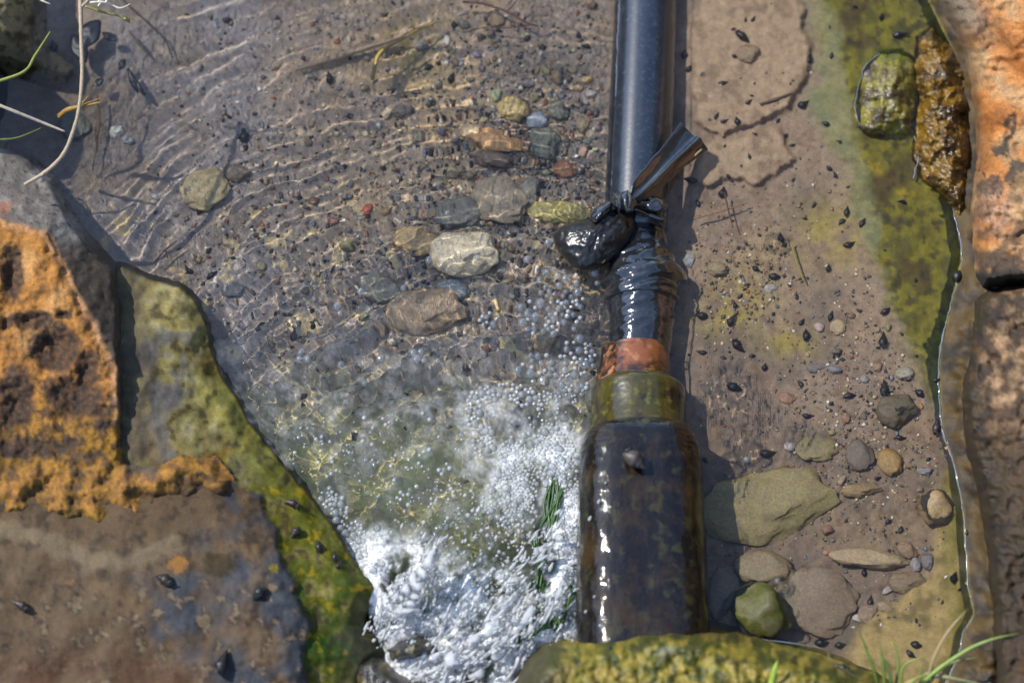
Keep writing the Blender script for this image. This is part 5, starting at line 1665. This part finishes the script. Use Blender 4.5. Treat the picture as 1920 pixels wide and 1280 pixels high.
def sheet(name, pts, label, seed):
    """a leaping tongue of water: run-together drops along its path, fraying outward"""
    s = smooth_line(pts, 60)      # x, y, z, half width px
    dx = np.gradient(s[:, 0]); dy = np.gradient(s[:, 1]); L = np.hypot(dx, dy); nx, ny = -dy / L, dx / L
    balls = []
    for q in range(150):
        a = float(np.clip(rng.normal(0, .7), -1.8, 1.8)); k = int(rng.uniform(0, 54)); r0 = rng.choice([1.0, 1.5, 2.1, 3.0]); wob = rng.uniform(-.02, .02)
        for m in range(int(rng.uniform(3, 13))):
            if k >= 60:
                break
            r = r0 * U * 2.1 * rng.uniform(.55, 1.1)
            px = s[k, 0] + nx[k] * s[k, 3] * a; py = s[k, 1] + ny[k] * s[k, 3] * a
            balls.append((P(px, py, s[k, 2] + .35 * s[k, 3] * U * (1 - a * a) + rng.normal(0, .001)), r))
            a += wob + rng.normal(0, .03); k += 1 if L[0] > 2.2 else 2
    return blobs(name, balls, label, .0010)


sheet('water_jet', [(742, 1172, .006, 26), (765, 1126, .03, 24), (790, 1076, .045, 13), (808, 1044, .052, 6), (826, 1014, .056, 1.5)], 'pointed jet of white water leaping up beside the mossy slab', 241)
sheet('water_jet', [(716, 1150, .004, 16), (738, 1120, .014, 18), (764, 1096, .022, 12), (790, 1080, .028, 3)], 'short low jet of white water next to the pointed one', 244)
sheet('water_jet', [(770, 1250, .004, 30), (830, 1240, .012, 24), (890, 1206, .018, 20), (940, 1150, .024, 10), (976, 1100, .028, 2)], 'long curling jet of white water along the dark sill', 247)
sheet('water_jet', [(880, 1284, .006, 22), (930, 1230, .014, 18), (978, 1170, .02, 10), (1010, 1110, .026, 2)], 'slanting jet of white water nearest the mossy sill rock', 250)

# ------------------------------------------------------------------ algae strands in the foam
M_ALGA = object_colour_mat('green_algae', 260, .6, 1.4, .4, .0003)
for k, (pts, lab) in enumerate((([(1044, 866), (1040, 930), (1022, 1000), (1026, 1060), (1006, 1110)], 'bright green algae strand hanging in the foam left of the wide pipe'),
                                ([(1062, 1100), (1040, 1140), (1010, 1180), (985, 1210)], 'short green algae strand in the lower corner of the foam'),
                                ([(1050, 1120), (1030, 1165), (1000, 1190)], 'thin green algae strand beside the short one'))):
    V, F, off2 = [], [], 0
    for q_ in range(24):
        s = smooth_line([(x + random.gauss(0, 13), y + random.gauss(0, 9)) for x, y in pts], 26)
        v, f = tube_np(W(s[:, 0], s[:, 1], -.0002 + .0022 * np.sin(np.linspace(0, 4, 26) + q_)), U * 2.6 * np.sin(np.linspace(.1, 3.0, 26)) ** .5 * random.uniform(.5, 1.1), 6)
        V.append(v); F.append(f + off2); off2 += len(v)
    o = link('algae_strand', tris_ok('algae_strand', np.concatenate(V), np.concatenate(F), M_ALGA))
    o.color = (.022, .075, .010, 1)
    tag(o, lab, 'algae', 'green algae strands in the foam')

# ------------------------------------------------------------------ twigs, stems, modelled leaf and stem shadows
def stem(name, lines, colr, label, cat, seg=8, group=None, mat=None, parts=None):
    """lines: list of (rows x, y, z, radius px) - the first is the stem itself, the others its side shoots"""
    root = None
    for k, rows in enumerate(lines):
        s = smooth_line(rows, 10 * len(rows))
        wob = 1 + .25 * fbm(s[:, 0], s[:, 1], 12, 2, 260 + k)
        V, F = tube_np(W(s[:, 0], s[:, 1], s[:, 2]), s[:, 3] * U * wob, seg)
        if root is None:
            o = root = link(name, tris_ok(name, V, F, mat or M_TWIG))
            tag(o, label, cat, group)
        else:
            o = link((parts or 'shoot'), tris_ok('shoot', V, F, mat or M_TWIG), parent=root)
        cc = srgb(*colr)
        o.color = tuple(cc) + (1,)
    return root


stem('dry_stalk', [[(150, -30, .14, 4.5), (152, 60, .13, 4), (154, 140, .12, 4), (148, 205, .11, 3.8), (136, 250, .10, 4), (118, 290, .092, 4), (86, 322, .085, 4), (46, 346, .078, 3.4)],
                  [(152, 14, .135, 3), (166, 0, .14, 2.6), (178, -20, .145, 2)], [(84, 323, .085, 3), (78, 330, .086, 2.5)]],
     (164, 146, 122), 'long curved dry brown stem hanging from the top edge to the grey shoulder', 'stem')
stem('dry_stalk', [[(-30, 186, .09, 3.6), (20, 206, .085, 3.4), (70, 226, .075, 3), (122, 247, .068, 2.2)]], (176, 162, 142), 'straight pale dry stem poking in from the left border', 'stem')
stem('green_shoot', [[(-20, 158, .09, 3), (44, 135, .09, 3), (66, 104, .085, 2.6), (94, 60, .08, 1.4)]], (134, 138, 62), 'kinked thin green stem in front of the round dark boulder', 'stem')
stem('green_shoot', [[(-20, 262, .07, 2), (30, 259, .07, 2), (78, 240, .07, 1)]], (92, 96, 40), 'short thin green stem above the grey shoulder', 'stem')
stem('green_shoot', [[(160, 12, .12, 2.4), (196, 24, .115, 2.4), (222, 30, .11, 2), (242, 42, .105, 1.6)], [(232, 36, .108, 2.4), (240, 36, .108, 3), (243, 44, .105, 1)]], (142, 136, 66), 'thin yellow green stem reaching right from the long dry stem', 'stem')
stem('grass_flower', [[(166, 6, .13, 2.4), (190, 4, .13, 2.2), (206, 8, .128, 2), (226, 16, .125, 2), (244, 8, .122, 1.2)], [(188, 6, .13, 2), (180, -10, .13, 2.6)], [(200, 6, .13, 2), (198, -8, .13, 1.6)],
                    [(190, 5, .13, 2), (184, 12, .128, 2)]], (204, 196, 178), 'pale broken grass head at the top edge right of the long dry stem', 'grass')
stem('grass_flower', [[(70, -6, .13, 2), (80, 2, .13, 2.4), (94, 8, .128, 1.2)]], (190, 182, 160), 'tiny pale grass head at the top edge above the round dark boulder', 'grass')
stem('seed_head', [[(108, 216, .05, 2), (128, 206, .06, 5), (150, 200, .066, 4), (190, 192, .07, 1.4)], [(152, 196, .07, 2), (166, 180, .075, 1)], [(150, 198, .07, 2), (190, 184, .07, .8)], [(126, 206, .06, 3), (110, 220, .05, 3)]],
     (146, 112, 52), 'ragged yellow brown seed head caught on the long dry stem', 'seed head')
stem('yellow_twig', [[(698, 150, -.004, 4), (704, 122, -.002, 4), (709, 106, .0, 5), (722, 92, -.002, 3.4), (758, 72, -.006, 3), (790, 54, -.010, 2.4), (820, 42, -.014, 2)]], (158, 132, 62), 'pale yellow twig with a knot lying in the left pool', 'twig')
stem('drifted_stick', [[(560, 130, -.026, 6), (650, 104, -.024, 7), (720, 82, -.022, 6), (760, 72, -.022, 3)]], (150, 130, 104), 'pale brown stick drowned beside the yellow twig', 'twig')
stem('red_twig', [[(868, 6, -.018, 3), (900, 8, -.016, 2.6), (930, 16, -.014, 2.6), (960, 28, -.012, 2.4), (984, 42, -.012, 2.2), (1008, 50, -.012, 1.6)], [(1000, 48, -.012, 1.6), (950, 54, -.016, 1.6), (914, 52, -.018, 1.4), (866, 64, -.02, 1)],
                  [(952, 22, -.013, 1.6), (966, 6, -.01, 1.4), (974, -8, -.008, 1)]], (92, 56, 44), 'red brown forked twig near the top of the left pool', 'twig')
stem('drowned_twig', [[(290, 492, -.02, 1.8), (310, 470, -.018, 2), (332, 452, -.016, 1.4)], [(312, 468, -.018, 1.4), (316, 484, -.02, 1)]], (96, 70, 56), 'small dark forked twig off the tip of the mossy slab', 'twig')
stem('straw_or_stem_shadow', [[(1300, 410, -.014, 1.8), (1340, 400, -.014, 2), (1402, 380, -.014, 1.2)]], (150, 112, 72), 'thin tan straw on the silt right of the tape knot', 'straw')
stem('straw_or_stem_shadow', [[(1358, 362, -.012, 1.6), (1364, 390, -.012, 1.6), (1374, 428, -.012, 1)]], (88, 62, 44), 'thin dark straw crossing the tan one on the silt', 'straw')
stem('straw_or_stem_shadow', [[(1284, 306, .004, 1.8), (1300, 294, .006, 2), (1316, 280, .008, 1.6)]], (146, 128, 82), 'pale straw under the loose end of the tape', 'straw')
stem('straw_or_stem_shadow', [[(1482, 455, -.016, 1.8), (1492, 490, -.016, 2), (1506, 528, -.016, 1.4)]], (150, 134, 66), 'yellow straw on the silt left of the ochre algae', 'straw')
stem('straw_or_stem_shadow', [[(1424, 196, -.014, 2.6), (1450, 188, -.014, 3.2), (1482, 176, -.014, 2)]], (104, 84, 66), 'short brown stick on the upper silt mat', 'straw')
stem('straw_or_stem_shadow', [[(230, 0, -.02, 2), (280, 46, -.022, 2.2), (310, 76, -.022, 2), (326, 112, -.024, 1.4)]], (72, 62, 54), 'long thin dark modelled stem shadow on the bed of the upper left pool', 'straw')  # dark strip modelled where the shadow of a stem falls
stem('straw_or_stem_shadow', [[(244, 60, -.02, 2), (262, 84, -.02, 3), (280, 106, -.02, 1.6)]], (96, 82, 48), 'short olive straw on the bed of the upper left pool', 'straw')
stem('straw_or_stem_shadow', [[(184, 180, -.02, 2), (188, 230, -.022, 3), (182, 280, -.024, 2), (176, 322, -.026, 1)]], (92, 70, 34), 'upright brown weed stalk in the water below the seed head', 'straw')
for k, (x, y, w_, h_, a, lab) in enumerate(((168, 66, 34, 20, .9, 'upper large dark modelled leaf shadow beside the round boulder'), (150, 92, 30, 16, 2.0, 'lower large dark modelled leaf shadow beside the round boulder'), (206, 70, 16, 8, -.5, 'small dark modelled leaf shadow right of the large ones'),
                                        (250, 152, 26, 7, -1.2, 'long dark modelled leaf shadow in the upper left pool'), (260, 162, 24, 5, -1.0, 'narrow dark modelled leaf shadow next to the long one'), (230, 122, 12, 7, 1.0, 'scrap of modelled leaf shadow above the long one'),
                                        (186, 156, 12, 7, .6, 'scrap of modelled leaf shadow left of the long one'))):
    ca, sa = math.cos(a), math.sin(a)
    poly = [(x + w_ * (u * ca) + h_ * v * sa, y - w_ * u * sa + h_ * v * ca) for u, v in ((-1, 0), (-.5, .7), (.1, 1), (.6, .6), (1, 0), (.6, -.7), (0, -1), (-.6, -.6))]
    o = pillow('leaf_shadow', poly, -.012, .0015, M_LEAF, n=28, rings=5, seed=280 + k, rough=.003)
    o.color = (.012, .014, .020, 1)  # near-black sheets standing in for leaf shadows on the bed
    tag(o, lab, 'leaf', 'dark modelled leaf shadows')

# ------------------------------------------------------------------ grass at the lower right
def blade(parent, pts, wpx, colr):
    s = smooth_line(pts, 26)
    c = W(s[:, 0], s[:, 1], s[:, 2])
    t = np.gradient(c, axis=0); t /= np.linalg.norm(t, axis=1)[:, None]
    view = c - CAM; view /= np.linalg.norm(view, axis=1)[:, None]
    sd_ = np.cross(t, view + np.array([.3, .1, 0])); sd_ /= np.linalg.norm(sd_, axis=1)[:, None]
    up = np.cross(sd_, t)
    wv = wpx * U * np.clip(np.sin(np.linspace(.9, 3.1, 26)), .03, 1)
    V = np.stack([c - sd_ * wv[:, None], c + up * wv[:, None] * .4, c + sd_ * wv[:, None], c + up * wv[:, None] * .28], 1)
    m = 4; i = np.arange(26 * m).reshape(26, m); j = np.roll(i, -1, 1)
    F = np.stack([i[:-1], j[:-1], j[1:], i[1:]], -1).reshape(-1, 4)
    o = link('blade', mesh_np('blade', V.reshape(-1, 3), F, M_LEAF), parent)
    o.matrix_parent_inverse = Matrix.Translation(-parent.location)
    cc = srgb(*colr) * .9
    o.color = tuple(cc) + (1,)
    return o


tuft = empty('grass_tuft', P(1690, 1320, .03), 'small tuft of green grass blades at the lower right edge', 'grass')
for pts, w_, colr in (
        ([(1700, 1330, .04), (1740, 1270, .06), (1810, 1220, .075), (1860, 1198, .085), (1912, 1186, .09)], 3.6, (126, 150, 66)),
        ([(1735, 1290, .04), (1752, 1230, .07), (1780, 1180, .09), (1815, 1140, .10)], 2.8, (170, 150, 112)),
        ([(1650, 1310, .04), (1640, 1260, .06), (1622, 1210, .07), (1608, 1176, .08)], 3.0, (96, 120, 52)),
        ([(1660, 1320, .04), (1656, 1250, .06), (1650, 1200, .07)], 3.4, (104, 124, 56)),
        ([(1670, 1310, .04), (1668, 1260, .06), (1650, 1220, .07)], 2.8, (92, 124, 60)),
        ([(1676, 1310, .04), (1684, 1240, .06), (1674, 1190, .07)], 2.6, (112, 132, 66)),
        ([(1690, 1310, .04), (1694, 1250, .06), (1740, 1228, .07)], 2.8, (116, 138, 60)),
        ([(1710, 1320, .04), (1770, 1250, .05), (1836, 1230, .06)], 3.0, (112, 118, 56)),
        ([(1640, 1340, .04), (1700, 1280, .05), (1770, 1256, .06)], 2.8, (166, 140, 84)),
        ([(1735, 1262, .05), (1780, 1270, .06), (1860, 1286, .06)], 4.0, (132, 134, 92)),
        ([(1640, 1300, .04), (1600, 1266, .06), (1560, 1240, .075), (1552, 1220, .08)], 1.8, (158, 140, 110)),
        ([(1620, 1320, .04), (1590, 1280, .06), (1566, 1256, .07)], 3.0, (88, 112, 78)),
        ([(1720, 1310, .04), (1726, 1270, .06), (1730, 1240, .07)], 2.4, (108, 130, 60)),
        ([(1665, 1330, .04), (1712, 1276, .06), (1744, 1262, .07)], 3.0, (118, 140, 58))):
    blade(tuft, pts, w_, colr)
lone = empty('grass_sprout', P(1440, 1330, .06), 'single bright green blade of grass on the mossy sill rock', 'grass')
blade(lone, [(1430, 1340, .07), (1444, 1290, .085), (1452, 1256, .10), (1458, 1236, .105)], 6.5, (156, 180, 74))

for o in SC.objects:
    if o.type == 'MESH' and o.name.split('.')[0] in ('water', 'bubble', 'foam', 'splash', 'water_jet', 'water_rim'):
        o.cycles.is_caustics_receiver = False
